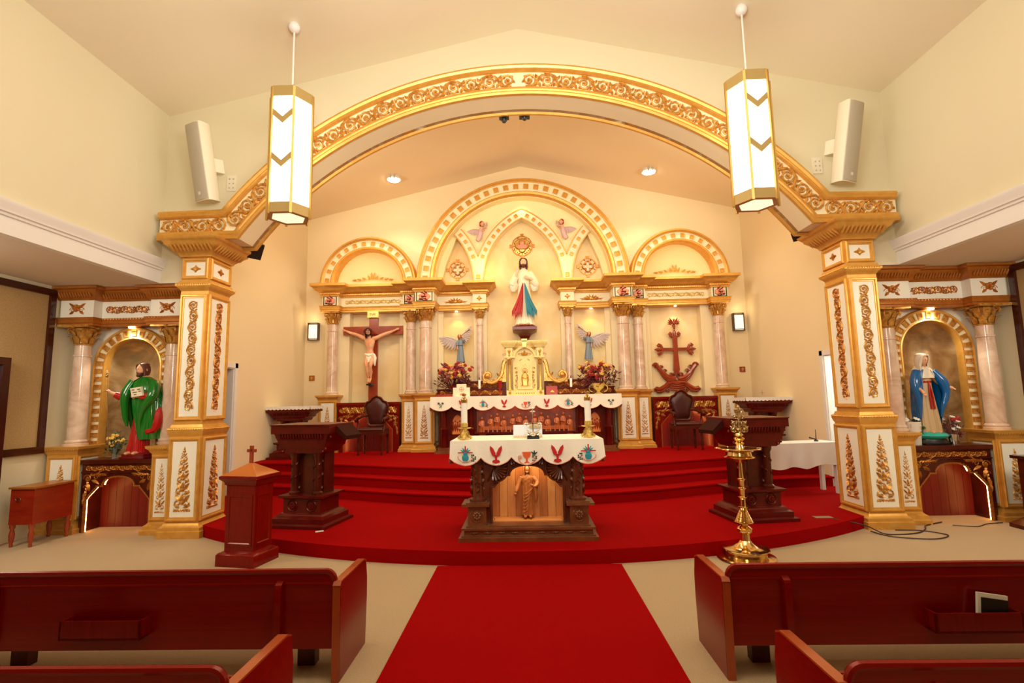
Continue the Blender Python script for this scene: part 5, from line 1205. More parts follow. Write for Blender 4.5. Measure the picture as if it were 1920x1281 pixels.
# ---------------- trumpet angels and small winged figures
def wing(mb, T, root, base, d, L, W, m_='wing', back=.05):
    d = Vector(d).normalized(); n = Vector((d.z, 0, -d.x)) if d.x < 0 else Vector((-d.z*-1, 0, -d.x)); n = Vector((0, 1, 0)).cross(d)
    if n.z > 0: n = -n
    b = Vector(base)
    P = lambda u, v, w: tuple(b + d*u + n*v + Vector((0, back*u/L - w, 0)))
    w = MB(T)
    lead = [(0, .02), (.2, -.05), (.45, -.09), (.7, -.08), (.9, -.03), (1.0, .05)]
    w.tube([P(u*L, v*L, 0) for u, v in lead], [.022*L*2, .03*L*2, .028*L*2, .022*L*2, .016*L*2, .004], n=7)
    for row, (ln, ww, off) in enumerate(((1.0, .11, 0), (.62, .10, .012), (.34, .09, .022))):
        for k in range(10):
            t = k/9; u0 = t*.86*L; v0 = (-.06*sin(PI*t)+.02)*L; ang = PI/2*(.98 - .80*t**1.3); ll = W*ln*(.75 + .45*sin(PI*min(1, t*1.1)))*(1.15 if row == 0 else 1)
            leaf(w, lambda a, c, e: P(a, c, e+off), u0, v0, ang, ll, ww*L*1.5, .018*L*2)
    w.build('wing', m_, root)
def angel(sx, label):
    H = .70; T = xf((sx*1.55, 12.22, 2.72), H, 0, -sx)
    r = thing('trumpet_angel', label, 'statue', (sx*1.55, 12.22, 2.72), 'trumpet angels')
    Q = hrot((-.035, -.03, .90), .5, -.5); s = .15
    mb = MB(T); head(mb, Q, s); mb.tube([(0, 0, .74), (0, -.01, .82), (-.03, -.03, .87)], [.05, .034, .032], n=8); mb.loft(robe_rings([(0, 0, z, .06, .045, 0, 1, 0) for z in (.05, .4, .76)], 10))
    mb.tube([(.07, 0, .76), (.15, -.04, .72), (.12, -.10, .84), (.07, -.12, .90)], [.028, .024, .02, .016], n=7); hand(mb, (.07, -.12, .90), (.2, -.2, 1), (0, -1, 0), .07, .9)
    mb.tube([(-.07, 0, .76), (-.12, -.03, .62), (-.09, -.07, .50)], [.028, .024, .018], n=7); hand(mb, (-.09, -.07, .50), (0, -.2, -1), (0, -1, 0), .07, .5)
    for e in (-1, 1): mb.ball((e*.035, -.06, .01), (.02, .04, .016), 7, 5)
    b = mb.build('body', 'skin', r); fuse(b, .0028); eyes(T, Q, s, r)
    mb = MB(T); hair(mb, Q, s, .3); mb.build('hair', 'hairred', r)
    mb = MB(T); mb.loft(robe_rings(catmull8([(0, 0, .02, .14, .10, .07, 7, 0), (0, 0, .2, .12, .085, .07, 7, .3), (0, 0, .42, .095, .07, .05, 7, .5), (0, 0, .56, .08, .06, .03, 7, .6), (0, 0, .68, .09, .06, .02, 6, .7), (0, 0, .78, .08, .05, .01, 5, .7), (0, 0, .82, .045, .035, 0, 5, 0)], 3)))
    sleeve(mb, [(.06, 0, .77), (.13, -.03, .73), (.13, -.07, .79)], [.04, .05, .04]); sleeve(mb, [(-.06, 0, .77), (-.11, -.02, .67), (-.11, -.05, .58)], [.04, .05, .05]); mb.build('gown', 'greyblue', r)
    mb = MB(T); mb.lathe([(.082, .57), (.086, .585), (.082, .6)], (0, 0, 0), 16, 1, .75); mb.build('sash', 'leafd', r)
    wing(MB, T, r, (-.04, .05, .72), (-1, 0, .34), .62, .30)
    wing(MB, T, r, (.02, .06, .76), (.55, 0, 1), .56, .20)
    mb = MB(T); mb.tube([(-.0, -.12, .90), (.16, -.17, 1.0), (.28, -.2, 1.08), (.32, -.21, 1.105), (.35, -.215, 1.125)], [.008, .01, .016, .03, .055], n=10); mb.build('trumpet', 'brass', r)
    mb = MB(T); mb.ball((0, 0, .0), (.12, .09, .02), 12, 5); mb.box(-.03, .03, .05, .30, -.05, .0); mb.build('wall_mount', 'robe', r)
angel(-1, 'grey blue gowned angel blowing a trumpet, above the flowers nearer the crucifix')
angel(1, 'grey blue gowned angel blowing a trumpet, above the flowers nearer the anchor cross')
def cherub(sx, label):
    T = xf((sx*1.02, 12.12, 5.72), .52, 0, -sx)
    r = thing('flying_cherub', label, 'statue', (sx*1.02, 12.12, 5.72), 'small flying angels in the great arch')
    Q = hrot((.08, -.06, .80), .6, 0); s = .26
    mb = MB(T); head(mb, Q, s); mb.tube([(-.04, 0, .15), (0, -.02, .35), (.04, -.03, .55), (.07, -.04, .66)], [.05, .10, .09, .05], n=10)
    mb.tube([(.08, -.05, .60), (.22, -.08, .58), (.30, -.10, .66)], [.04, .03, .025], n=7); hand(mb, (.30, -.10, .66), (.5, 0, 1), (0, -1, 0), .1, .7); mb.tube([(0, -.05, .55), (.10, -.12, .45), (.22, -.12, .5)], [.04, .03, .025], n=7); mb.tube([(-.05, 0, .2), (-.1, .0, .02), (-.14, .02, -.02)], [.05, .035, .02], n=7)
    b = mb.build('body', 'skin', r); fuse(b, .0028); eyes(T, Q, s, r)
    mb = MB(T); mb.ball((0, .10*s, .16*s), (.44*s, .46*s, .42*s), 14, 9, P=Q); mb.ball((0, .22*s, -.12*s), (.40*s, .34*s, .34*s), 12, 8, P=Q); mb.build('hair', 'flred', r)
    mb = MB(T); mb.tube([(-.16, .0, .0), (-.06, 0, .15), (0, -.02, .35), (.05, -.03, .60)], [.10, .125, .12, .08], n=14); mb.build('gown', 'pinkrobe', r)
    wing(MB, T, r, (.0, .05, .52), (-1, 0, .05), .55, .22, 'pinkrobe')
    wing(MB, T, r, (.05, .06, .58), (.5, 0, .8), .38, .14, 'pinkrobe')
    mb = MB(T); mb.tube([(.30, -.11, .60), (.34, -.11, .78), (.30, -.11, .86)], [.012]*3, n=5); mb.tube([(.24, -.11, .62), (.26, -.11, .80), (.34, -.11, .84)], [.010]*3, n=5); mb.build('harp', 'palegold', r)
cherub(-1, 'small flying angel with mauve wings in the great arch, on the crucifix side'); cherub(1, 'small flying angel with mauve wings in the great arch, on the anchor cross side')

# ---------------- green robed statue
def saint():
    H = 1.37; x0, y0, z0 = -5.83, 7.655, 1.10; T = xf((x0, y0, z0), H)
    r = thing('robed_statue', 'bearded statue in a green cloak and red tunic holding a tablet', 'statue', (x0, y0, z0))
    Q = hrot((-.02, -.02, .925), -.3, .08); s = .15
    mb = MB(T); head(mb, Q, s); mb.tube([(0, 0, .74), (0, 0, .84), (-.01, 0, .88)], [.06, .04, .038], n=10); mb.loft(robe_rings([(0, 0, z, a, .05, 0, 1, 0) for z, a in ((.06, .06), (.4, .07), (.76, .1))], 12))
    mb.tube([(-.11, 0, .76), (-.17, -.05, .63), (-.24, -.10, .655), (-.285, -.12, .675)], [.034, .028, .022, .016], n=8); hand(mb, (-.285, -.12, .675), (-.8, -.2, .6), (0, .3, 1), .085, .9)
    mb.tube([(.11, 0, .76), (.15, -.08, .62), (.07, -.14, .63), (.0, -.155, .63)], [.034, .028, .022, .016], n=8); hand(mb, (.02, -.155, .63), (-1, 0, .1), (0, -1, 0), .085, .7)
    for e in (-1, 1): mb.ball((e*.04-.03, -.10, .015), (.026, .055, .02), 8, 6)
    b = mb.build('body', 'skin', r); fuse(b, .0042); eyes(T, Q, s, r)
    mb = MB(T); hair(mb, Q, s*.97, .1, .85); mb.build('hair', 'hairbrown', r); mb = MB(T); beard(mb, Q, s); mb.build('beard', 'hairbrown', r)
    mb = MB(T); mb.loft(robe_rings(catmull8([(-.03, -.01, .015, .115, .09, .07, 8, 0), (-.02, -.01, .15, .10, .08, .07, 8, .3), (0, 0, .4, .09, .07, .05, 8, .5), (0, 0, .76, .11, .065, .02, 6, .7), (0, 0, .83, .05, .045, 0, 5, 0)], 4)))
    sleeve(mb, [(-.14, -.03, .70), (-.19, -.07, .63), (-.25, -.105, .655)], [.045, .048, .038]); sleeve(mb, [(.14, -.05, .68), (.12, -.11, .63), (.06, -.145, .63)], [.045, .045, .036]); mb.build('tunic', 'redcloth', r)
    # cloak: open at the front, wide on the right
    mb = MB(T); rows = []
    for z, rx, ry, cx, o_ in catmull8([(.16, .14, .10, .07, 1.1), (.28, .17, .12, .06, .8), (.42, .18, .13, .045, .62), (.58, .175, .13, .03, .5), (.70, .165, .12, .01, .45), (.78, .145, .095, 0, .38), (.83, .075, .06, 0, .3), (.845, .05, .05, 0, .3)], 3):
        row = []
        for j in range(97):
            a = -PI/2 + .05 + .25*o_ - .55 + (2*PI - 1.0*o_ - .15)*j/96; k = 1 + (.055*sin(7*a + z*4) + .03*sin(16*a - z*9))*(1 if z < .6 else .35)
            row.append((cx + rx*k*cos(a), ry*k*sin(a), z))
        rows.append(row)
    mb.loft(rows, cap=False, closed=False); inner = [[(x*.97, y*.97+.002, z) for x, y, z in rw] for rw in rows]; mb.loft(inner, cap=False, closed=False)
    mb.tube(catmull([(-.11, -.03, .80), (-.15, -.06, .70), (-.16, -.08, .60), (-.155, -.07, .45), (-.13, -.06, .30)], 3), [.045, .048, .05, .052, .052, .05, .046, .042, .038, .034, .03, .02, .01], n=10)
    mb.tube(catmull([(.12, -.04, .78), (.16, -.08, .68), (.15, -.11, .60), (.09, -.13, .50), (.05, -.12, .36), (.06, -.10, .24)], 3), [.045, .055, .058, .06, .06, .058, .052, .048, .042, .038, .034, .03, .026, .022, .016, .01], n=10)
    mb.build('cloak', 'green', r)
    mb = MB(T); mb.tube(catmull([(.19, -.02, .50), (.20, -.05, .34), (.17, -.07, .26), (.10, -.10, .24)], 3), [.03, .045, .05, .05, .05, .045, .04, .035, .03, .01], n=8); mb.build('cloak_lining', 'redcloth', r)
    mb = MB(T); P = hrot((.045, -.175, .675), -.1, .15, -.12); mb.box(-.062, .068, -.012, .012, -.048, .05, P=P); tl = mb.build('tablet', 'robe', r); mb = MB(T)
    for u, v, l_ in ((-.045, .028, .03), (-.04, .0, .05), (-.03, -.025, .03), (.02, .026, .04), (.03, .005, .03)): mb.box(u, u+l_, -.0145, -.012, v-.004, v+.004, P=P)
    mb.build('tablet_marks', 'hairbrown', tl)
    mb = MB(T); mb.tube([(-.255, -.14, .05), (-.29, -.14, .45), (-.315, -.14, .70), (-.33, -.14, .84)], [.004]*4, n=5); mb.ball((-.33, -.14, .86), (.014, .014, .02), 8, 6); leaf(mb, lambda u, v, w: (u, -.14-w, v), -.33, .87, PI/2, .06, .03, .01); mb.build('staff', 'oldbrass', r)
    mb = MB(T); mb.lathe([(.19, -.045), (.195, -.03), (.17, -.02), (.175, 0), (.16, .012), (.001, .014)], (-.02, -.01, 0), 8, 1, .75); mb.build('plinth', 'maroon', r)
saint()
# ---------------- blue mantled statue
def lady():
    H = 1.16; x0, y0, z0 = 5.92, 7.70, 1.20; T = xf((x0, y0, z0), H)
    r = thing('veiled_statue', 'veiled statue in a blue mantle and beige gown on a teal globe', 'statue', (x0, y0, z0))
    Q = hrot((-.02, -.03, .92), .25, .15); s = .145
    mb = MB(T); head(mb, Q, s); mb.tube([(0, 0, .74), (0, -.01, .83), (-.015, -.02, .87)], [.05, .034, .034], n=10); mb.loft(robe_rings([(0, 0, z, a, .05, 0, 1, 0) for z, a in ((.06, .06), (.4, .06), (.76, .09))], 12))
    mb.tube([(-.10, 0, .76), (-.15, -.03, .64), (-.15, -.10, .56), (-.14, -.13, .53)], [.03, .026, .02, .015], n=8); hand(mb, (-.14, -.13, .53), (.25, -.5, -.8), (0, -1, .4), .085, .25)
    mb.tube([(.10, 0, .76), (.18, -.03, .64), (.235, -.08, .575)], [.03, .026, .018], n=8); hand(mb, (.235, -.08, .575), (.9, -.35, -.4), (0, -.6, 1), .09, .2)
    for e in (-1, 1): mb.ball((e*.04, -.10, .015), (.024, .045, .018), 8, 6)
    b = mb.build('body', 'skin', r); fuse(b, .004); eyes(T, Q, s, r)
    mb = MB(T); mb.loft(robe_rings(catmull8([(.0, -.01, .01, .125, .09, .07, 7, 0), (0, -.01, .15, .115, .085, .07, 7, .3), (0, 0, .4, .095, .075, .05, 7, .5), (0, 0, .62, .075, .06, .03, 7, .6), (0, 0, .70, .09, .065, .02, 6, .7), (0, 0, .77, .10, .055, .01, 5, .7), (0, 0, .81, .05, .04, 0, 5, 0)], 4)))
    sleeve(mb, [(.10, 0, .72), (.17, -.03, .645), (.215, -.065, .60)], [.04, .045, .034]); mb.build('gown', 'tan', r)
    mb = MB(T); mb.lathe([(.08, .63), (.083, .642), (.08, .655)], (0, 0, 0), 18, 1, .82)
    for x in (-.012, .018): mb.tube([(0, -.075, .64), (x, -.085, .5), (x*1.3, -.095, .30)], [.008, .012, .012], n=5)
    mb.build('sash', 'redcloth', r)
    mb = MB(T); rows = []
    for z, rx, ry, cx, o_ in catmull8([(.08, .15, .11, -.02, 1.9), (.25, .165, .12, -.005, 1.6), (.42, .175, .12, .01, 1.4), (.56, .165, .12, .01, 1.25), (.68, .14, .10, 0, 1.1), (.76, .118, .08, 0, .9), (.80, .09, .07, 0, .8)], 3):
        rows.append([(cx + rx*(1+.05*sin(7*a+z*5))*cos(a), ry*(1+.05*sin(7*a+z*5))*sin(a), z) for a in [-PI/2 + o_*.55 + (2*PI-o_*1.1)*j/32 for j in range(33)]])
    mb.loft(rows, cap=False, closed=False); mb.loft([[(x*.97, y*.97, z) for x, y, z in rw] for rw in rows], cap=False, closed=False)
    mb.tube(catmull([(-.10, -.02, .78), (-.15, -.05, .68), (-.165, -.07, .56), (-.15, -.08, .42), (-.14, -.07, .2)], 3), [.045, .05, .052, .055, .058, .055, .05, .045, .04, .035, .03, .02, .01], n=10)
    mb.tube(catmull([(.10, -.02, .78), (.16, -.04, .69), (.20, -.06, .60), (.20, -.07, .48), (.15, -.07, .34), (.12, -.06, .2)], 3), [.045, .048, .05, .055, .06, .058, .055, .05, .045, .04, .04, .035, .03, .02, .015, .01], n=10)
    mb.build('mantle', 'blue', r)
    mb = MB(T); hair(mb, Q, s*1.16, .75); mb.loft(robe_rings([(-.0, .03, .85, .07, .06, .04, 6, 0), (0, .02, .80, .11, .085, .05, 6, .3), (0, .02, .74, .145, .10, .05, 6, .6), (0, .02, .69, .14, .11, .06, 6, .9)], 24), cap=False); mb.build('veil', 'veil', r)
    mb = MB(T); mb.ball((0, -.01, -.03), (.20, .16, .06), 22, 8); mb.build('globe', 'teal', r)
    mb = MB(T); mb.lathe([(.21, -.135), (.215, -.12), (.19, -.09), (.18, -.07), (.001, -.06)], (0, 0, 0), 8, 1, .75); mb.build('plinth', 'black', r)
lady()
# flowers next to the shrines' statues
def glassvase(x, y, z, h=.26):
    def f(root):
        mb = MB(); mb.lathe([(.035, 0), (.04, .01), (.03, .08), (.045, h), (.04, h), (.026, .09), (.03, .015)], (x, y, z), 16); mb.build('glass_vase', 'glass', root)
        mb = MB()
        for k in range(9): a = k*.7; mb.tube([(x+.02*cos(a), y+.02*sin(a), z+.02), (x-.012*cos(a), y-.012*sin(a), z+.18), (x+.05*cos(a), y+.05*sin(a), z+.32)], [.004]*3, n=4)
        mb.build('stems', 'leafg', root)
    return f
bouquet('flower_vase', 'glass vase of yellow flowers beside the green robed statue', -6.20, 7.62, 1.04, .26, .42, .2, 16, ['flyellow'], 9, glassvase(-6.20, 7.62, 1.04), foliage='leafg', rr=.034, dens=1.3)
def bucket(x, y, z, m_, h=.2, r=.09):
    def f(root):
        mb = MB(); mb.lathe([(r*.8, 0), (r, h), (r*.95, h), (r*.75, .01)], (x, y, z), 18); mb.build('pot', m_, root)
    return f
bouquet('potted_flowers', 'white flowers in a grey patterned pot at the veiled statue, on the pillar side', 5.66, 7.66, 1.04, .24, .44, .2, 9, ['flwhite'], 12, bucket(5.66, 7.66, 1.04, 'aisle_ceil', .33, .10), foliage='leafg', rr=.045)
bouquet('potted_flowers', 'white flowers with red wrapping in a metal pot, beside the veiled statue', 6.22, 7.66, 1.04, .26, .42, .2, 9, ['flwhite', 'flwhite', 'flred'], 14, bucket(6.22, 7.66, 1.04, 'silver', .14, .075), foliage='leafd', rr=.045)
for sx in (-1, 1):
    mb = MB(lambda x, y, z, sx=sx: (sx*x, y, z)); mb.box(5.72, 6.62, 7.85, 8.36, .96, 1.035); mb.build('niche_sill', 'niche', [o for o in bpy.data.objects if o.get('category') == 'shrine' and o.location.x*sx > 0][0])
# ================================================================ pews
def pew(sx, label, boxed_book=False):
    T = lambda x, y, z: (sx*x, y, z)
    r = thing('church_pew', label, 'pew', (0, 0, 0), 'pews beside the runner')
    prof = [(0, 0), (0, .60), (.02, .625), (.50, .62), (.545, .60), (.575, .47), (.575, .33), (.545, .0)]
    mb = MB(T); mb.prism(prof, 1.25, 1.30, P=lambda u, v, w: (w, u, v)); ep = mb.build('end_panel', 'mahogx', r)
    mb = MB(T)
    mb.loft([[(1.25, y, z), (1.30, y, z), (1.30, y2, z2), (1.25, y2, z2)] for y, z, y2, z2 in ((-.004, 0, .01, 0), (-.004, .60, .01, .60))])
    mb.loft([[(1.249, y, z), (1.301, y, z), (1.301, y, z-.01), (1.249, y, z-.01)] for y, z in ((-.004, .602), (.02, .629), (.50, .624), (.548, .604))]); mb.build('lit_edge_strip', 'edge', ep)  # strip coloured orange for the light along the panel edges
    mb = MB(T)
    c = arc(1.36, .64, .06, 180, 90, 6); poly = [(1.30, .20)] + c + [(5.2, .70), (5.2, .20)]
    mb.prism(poly, 0, .025, P=lambda u, v, w: (u, w+.02, v)); mb.build('backrest', 'mahogx', r)
    mb = MB(T); mb.tube([(x, .032, z-.014) for x, z in c] + [(5.2, .032, .686)], [.02]*(len(c)+1), n=8); mb.sweep([(1.31, .598), (5.2, .598)], [(0, 0), (0, .003), (-.012, .0035), (-.02, 0)], closed=False, P=lambda u, v, w: (u, .02-w, v)); mb.build('top_rail', 'mahogx', r)
    mb = MB(T); mb.box(1.30, 5.2, .06, .50, .385, .42); mb.box(1.30, 5.2, .49, .51, .37, .425); mb.build('seat', 'mahogx', r)
    for x in (1.66, 3.6):
        mb = MB(T); mb.prism([(.02, .15), (.0, .17), (-.022, .30), (-.022, .58), (-.012, .61), (.02, .63)], x-.022, x+.022, P=lambda u, v, w: (w, u, v)); mb.build('brace', 'mahogx', r)
    for x in (1.56, 3.6):
        mb = MB(T); mb.box(x-.06, x+.06, .22, .30, 0, .39); mb.build('leg', 'darkwood', r)
    mb = MB(T); P = lambda u, v, w: (u, .02-w, v)
    mb.box(2.53, 3.07, .30, .315, 0, .09, P=P); mb.box(2.53, 3.07, .30, .42, .08, .09, P=P); mb.box(2.53, 2.545, .30, .42, 0, .09, P=P); mb.box(3.055, 3.07, .30, .42, 0, .09, P=P); mb.build('book_rack', 'mahog', r)
    return r
a = pew(-1, 'front red wooden pew, just before the donation box'); 
c = copy_tree(a, label='second-row red wooden pew, behind the one before the donation box'); c.location = (0, 2.23, 0); a.location = (0, 3.48, 0)
a = pew(1, 'front red wooden pew with a white booklet in its rack')
c = copy_tree(a, label='second-row red wooden pew, behind the one with the booklet'); c.location = (0, 2.23, 0); a.location = (0, 3.48, 0)
r = thing('booklet', 'white and black booklet sticking out of the pew rack', 'book', (2.9, 3.44, .34))
mb = MB(); P = hrot((2.90, 3.455, .43), 0, -.05, .15); mb.box(-.075, .11, -.008, .008, -.09, .09, P=P); mb.build('pages', 'flwhite', r)
mb = MB(); mb.box(-.055, .11, -.013, -.008, -.09, .065, P=P); mb.build('cover', 'black', r)

# ================================================================ donation box
T = xf((-3.25, 6.02, 0), 1, -.19)
r = thing('donation_box', 'tall red wooden donation box with a pyramid lid and small cross', 'donation box', (-3.25, 6.02, 0))
mb = MB(T); solid_moulding(mb, -.19, .19, -.15, .15, [(.06, 0), (.06, .12), (.045, .14), (.02, .15), (0, .16)]); mb.build('base', 'mahog', r)
mb = MB(T); mb.box(-.19, .19, -.15, .15, .15, .90)
for P, W in ((lambda u, v, w: (-.19+u, -.15-w, v), .38), (lambda u, v, w: (.19+w, -.15+u, v), .30)):
    mb.sweep(rect(.03, W-.03, .22, .78), [(0, 0), (0, .008), (-.02, .008), (-.03, 0)], P=P)
mb.build('body', 'mahog', r)
mb = MB(T); solid_moulding(mb, -.19, .19, -.15, .15, [(0, .88), (.015, .89), (.02, .92), (.05, .95), (.06, .96), (.06, .99), (.03, 1.0)]); mb.build('rim', 'mahog', r)
mb = MB(T); mb.loft([[(-.24, -.20, .995), (.24, -.20, .995), (.24, .20, .995), (-.24, .20, .995)], [(-.02, -.02, 1.12), (.02, -.02, 1.12), (.02, .02, 1.12), (-.02, .02, 1.12)]]); mb.build('lid', 'lid', r)
mb = MB(T); mb.box(-.02, .02, -.012, .012, 1.11, 1.32); mb.box(-.058, .058, -.012, .012, 1.245, 1.28); mb.build('cross', 'crosswood', r)

# ================================================================ carved lecterns and stands
def carved_stand(name, label, cat, loc, yaw, mir, W, TW, H, D, cloth=False, desk=False):
    r = thing(name, label, cat, loc, None); T = xf(loc, 1, yaw, mir); hw = W/2; hd = D/2
    mb = MB(T); solid_moulding(mb, -hw, hw, -hd, hd, [(.15, 0), (.15, .04), (.12, .05), (.10, .055), (.10, .12), (.06, .14), (.05, .16), (.02, .18)]); mb.build('base', 'redwood', r)
    mb = MB(T); mb.box(-hw, hw, -hd, hd, .17, .38*H/1.35); z1 = .38*H/1.35
    for x in (-hw*.5, hw*.5):
        rosette(mb, lambda u, v, w: (u, -hd-w, v), x, (z1+.17)/2, .055, 8); mb.tube([(x+.07*cos(t), -hd-.004, (z1+.17)/2+.07*sin(t)) for t in [PI*k/8 for k in range(17)]], [.010]*17, n=4)
    solid_moulding(mb, -hw, hw, -hd, hd, [(0, z1-.02), (.05, z1), (.055, z1+.03), (.0, z1+.035)]); mb.build('plinth', 'redwood', r)
    zc = H*.72; mb = MB(T); mb.box(-hw*.85, hw*.85, -hd*.4, hd*.7, z1+.03, zc); mb.build('core', 'darkwood', r)
    for x in (-hw*.62, hw*.62):
        mb = MB(T); y = -hd*.62; mb.lathe([(.075, z1+.03), (.075, z1+.06), (.055, z1+.08), (.052, zc-.08), (.07, zc-.04), (.075, zc)], (x, y, 0), 16)
        for k in range(int((zc-z1)/.04)):
            t = k*1.3; P = lambda u, v, w, t=t: (x+cos(t)*(.05+w)-sin(t)*u, y+sin(t)*(.05+w)+cos(t)*u, v); leaf(mb, P, 0, z1+.1+.036*k, .9, .06, .035, .02)
        mb.build('carved_column', 'darkwood', r)
    tw = TW/2; td = hd + (tw-hw)*.6
    mb = MB(T); rings = []
    for k, z in ((0, zc), (.12, zc+.03), (.15, zc+.06), (.4, zc+.09), (.45, zc+.13), (.75, H-.12), (.8, H-.10)): rings.append([(sx_*(hw+(tw-hw)*k), sy_*(hd+(td-hd)*k), z) for sx_, sy_ in ((-1, -1), (1, -1), (1, 1), (-1, 1))])
    mb.loft(rings)
    for e in (-1, 1):
        Q = lambda u, v, w: (e*(hw+u), -hd-w, v)
        spiral(mb, Q, (tw-hw)*.5, H-.17, .05, 0, 1, tr=.4); spiral(mb, Q, (tw-hw)*.15, zc+.05, .04, 0, 1, tr=.4)
    n = int(TW/.055)
    for k in range(n): x = -tw*.75 + TW*.75*(k+.5)/n; leaf(mb, lambda u, v, w: (u, -hd-(td-hd)*.55-w-(v-zc-.12)*.25, v), x, H-.20, PI/2, .09, .035, .02)
    mb.build('corbel', 'redwood', r)
    mb = MB(T); mb.box(-tw, tw, -td, td, H-.11, H)
    if desk:
        mb.prism([(-td-.02, H), (td, H+.0), (td, H+.02), (-td-.02, H+.015)], -tw, tw, P=lambda u, v, w: (w, u, v))
    mb.build('top', 'redwood', r)
    if desk: mb = MB(T); mb.prism([(tw-.01, H-.10), (tw+.15, H-.20), (tw+.16, H-.15), (tw+.01, H-.01)], -td*.5, td*.8, P=lambda u, v, w: (u, w, v)); mb.build('side_rest', 'matdark', r)
    if cloth:
        mb = MB(T); n = 48; per = [(-tw-.01 + (2*tw+.02)*k/n, -td-.012) for k in range(n+1)]
        rows = [[(x, y-.004*t+.003*sin(k*1.3), H+.006 - t*(.055+.018*abs(sin(k*PI/4)))) for k, (x, y) in enumerate(per)] for t in (0, .5, 1)]
        mb.loft(rows, cap=False, closed=False); mb.box(-tw-.01, tw+.01, -td-.012, td+.01, H, H+.008)
        for e in (-1, 1): mb.loft([[(e*(tw+.012), -td+2*td*k/20, H+.006 - t*(.055+.018*abs(sin(k*PI/4)))) for k in range(21)] for t in (0, 1)], cap=False, closed=False)
        tag(mb.build('lace_cloth', 'plaincloth'), 'white lace cloth hanging over the ' + label.split(',')[0].replace('dark red carved ', ''), 'cloth')
    return r
carved_stand('lectern', 'dark red carved lectern on the platform, behind the donation box', 'lectern', (-3.02, 7.22, FB), -.17, 1, .56, .88, 1.35, .46, desk=True)
carved_stand('lectern', 'dark red carved lectern on the platform, behind the brass lamp', 'lectern', (3.06, 7.22, FB), .14, -1, .56, .84, 1.33, .46, desk=True)
carved_stand('side_stand', 'dark red carved side stand in the chancel corner near the crucifix, lace on top', 'stand', (-5.02, 11.0, FL), .0, 1, .54, .94, 1.09, .44, cloth=True)
carved_stand('side_stand', 'dark red carved side stand in the chancel corner near the anchor cross, lace on top', 'stand', (5.02, 11.0, FL), .0, -1, .54, .94, 1.09, .44, cloth=True)
r = thing('table_crucifix', 'tiny metal cross standing on the lace of the side stand near the anchor cross', 'cross', (5.05, 11.0, 1.753))
mb = MB(); mb.lathe([(.03, 0), (.02, .015), (.005, .03)], (5.05, 11, 1.753), 10); mb.box(5.044, 5.056, 10.996, 11.004, 1.775, 1.90); mb.box(5.0, 5.10, 10.996, 11.004, 1.845, 1.857); mb.build('cross', 'silver', r)

# ================================================================ brass oil lamp
lx, ly = 2.41, 5.92
r = thing('brass_oil_lamp', 'tall polished brass oil lamp with a leafy finial, standing before the platform', 'oil lamp', (lx, ly, 0))
mb = MB(); mb.lathe([(.29, 0), (.31, .015), (.305, .03), (.24, .045), (.215, .05), (.22, .09), (.245, .105), (.24, .115), (.20, .115), (.13, .13), (.075, .17), (.055, .20)], (lx, ly, 0), 48); mb.build('base_dish', 'brass', r)
mb = MB(); pr = [(.055, .19), (.048, .27), (.07, .285), (.078, .30), (.08, .325), (.06, .345), (.035, .36), (.04, .375), (.028, .385), (.10, .393), (.102, .40)]
z = .40; 
for k in range(11): q = .090 - .0053*k; pr += [(q, .405+.012*k), (q+.003, .411+.012*k)]
pr += [(.034, .55), (.05, .555), (.05, .562), (.032, .566)]
for z in (.66, .76, .86): pr += [(.030, z-.02), (.046, z), (.046, z+.008), (.028, z+.014)]
pr += [(.022, .95), (.02, 1.04)]
mb.lathe(pr, (lx, ly, 0), 32); mb.build('ribbed_stem', 'brass', r)
mb = MB(); mb.lathe([(.02, 1.04), (.05, 1.06), (.09, 1.085), (.165, 1.10), (.17, 1.108), (.13, 1.125), (.12, 1.165), (.20, 1.185), (.225, 1.20), (.218, 1.207), (.17, 1.20), (.05, 1.21)], (lx, ly, 0), 48)
for k in range(7): a = k*2*PI/7; P = lambda u, v, w, a=a: (lx+cos(a)*u-sin(a)*v, ly+sin(a)*u+cos(a)*v, 1.20+w); leaf(mb, P, .19, 0, 0, .07, .05, .01)
mb.build('oil_tray', 'brass', r)
mb = MB(); mb.lathe([(.05, 1.20), (.035, 1.24), (.05, 1.26), (.03, 1.28), (.055, 1.30), (.06, 1.315), (.03, 1.335), (.045, 1.35), (.03, 1.375)], (lx+.01, ly, 0), 28); mb.build('neck', 'brass', r)
mb = MB(); mb.lathe([(.02, 1.37), (.012, 1.42), (.012, 1.62)], (lx+.02, ly, 0), 10)
for z, n, s_ in ((1.38, 8, .10), (1.45, 8, .09), (1.53, 6, .07), (1.60, 5, .05)):
    for k in range(n):
        a = k*2*PI/n + z*7; P = lambda u, v, w, a=a: (lx+.02+cos(a)*u-sin(a)*w, ly+sin(a)*u+cos(a)*w, z+v)
        spiral(mb, P, s_*.62, s_*.25, s_*.42, PI, -1, turns=1.0, tr=.2, n=10, k=4); leaf(mb, P, s_*.2, 0, .7, s_*1.05, s_*.5, s_*.1)
P = lambda u, v, w: (lx+.02+u, ly-w, 1.64+v)
for a in (0, 1, 2, 3): leaf(mb, P, 0, .0, PI/2 + a*PI/2, .055, .035, .02)
mb.build('leafy_finial', 'oldbrass', r)

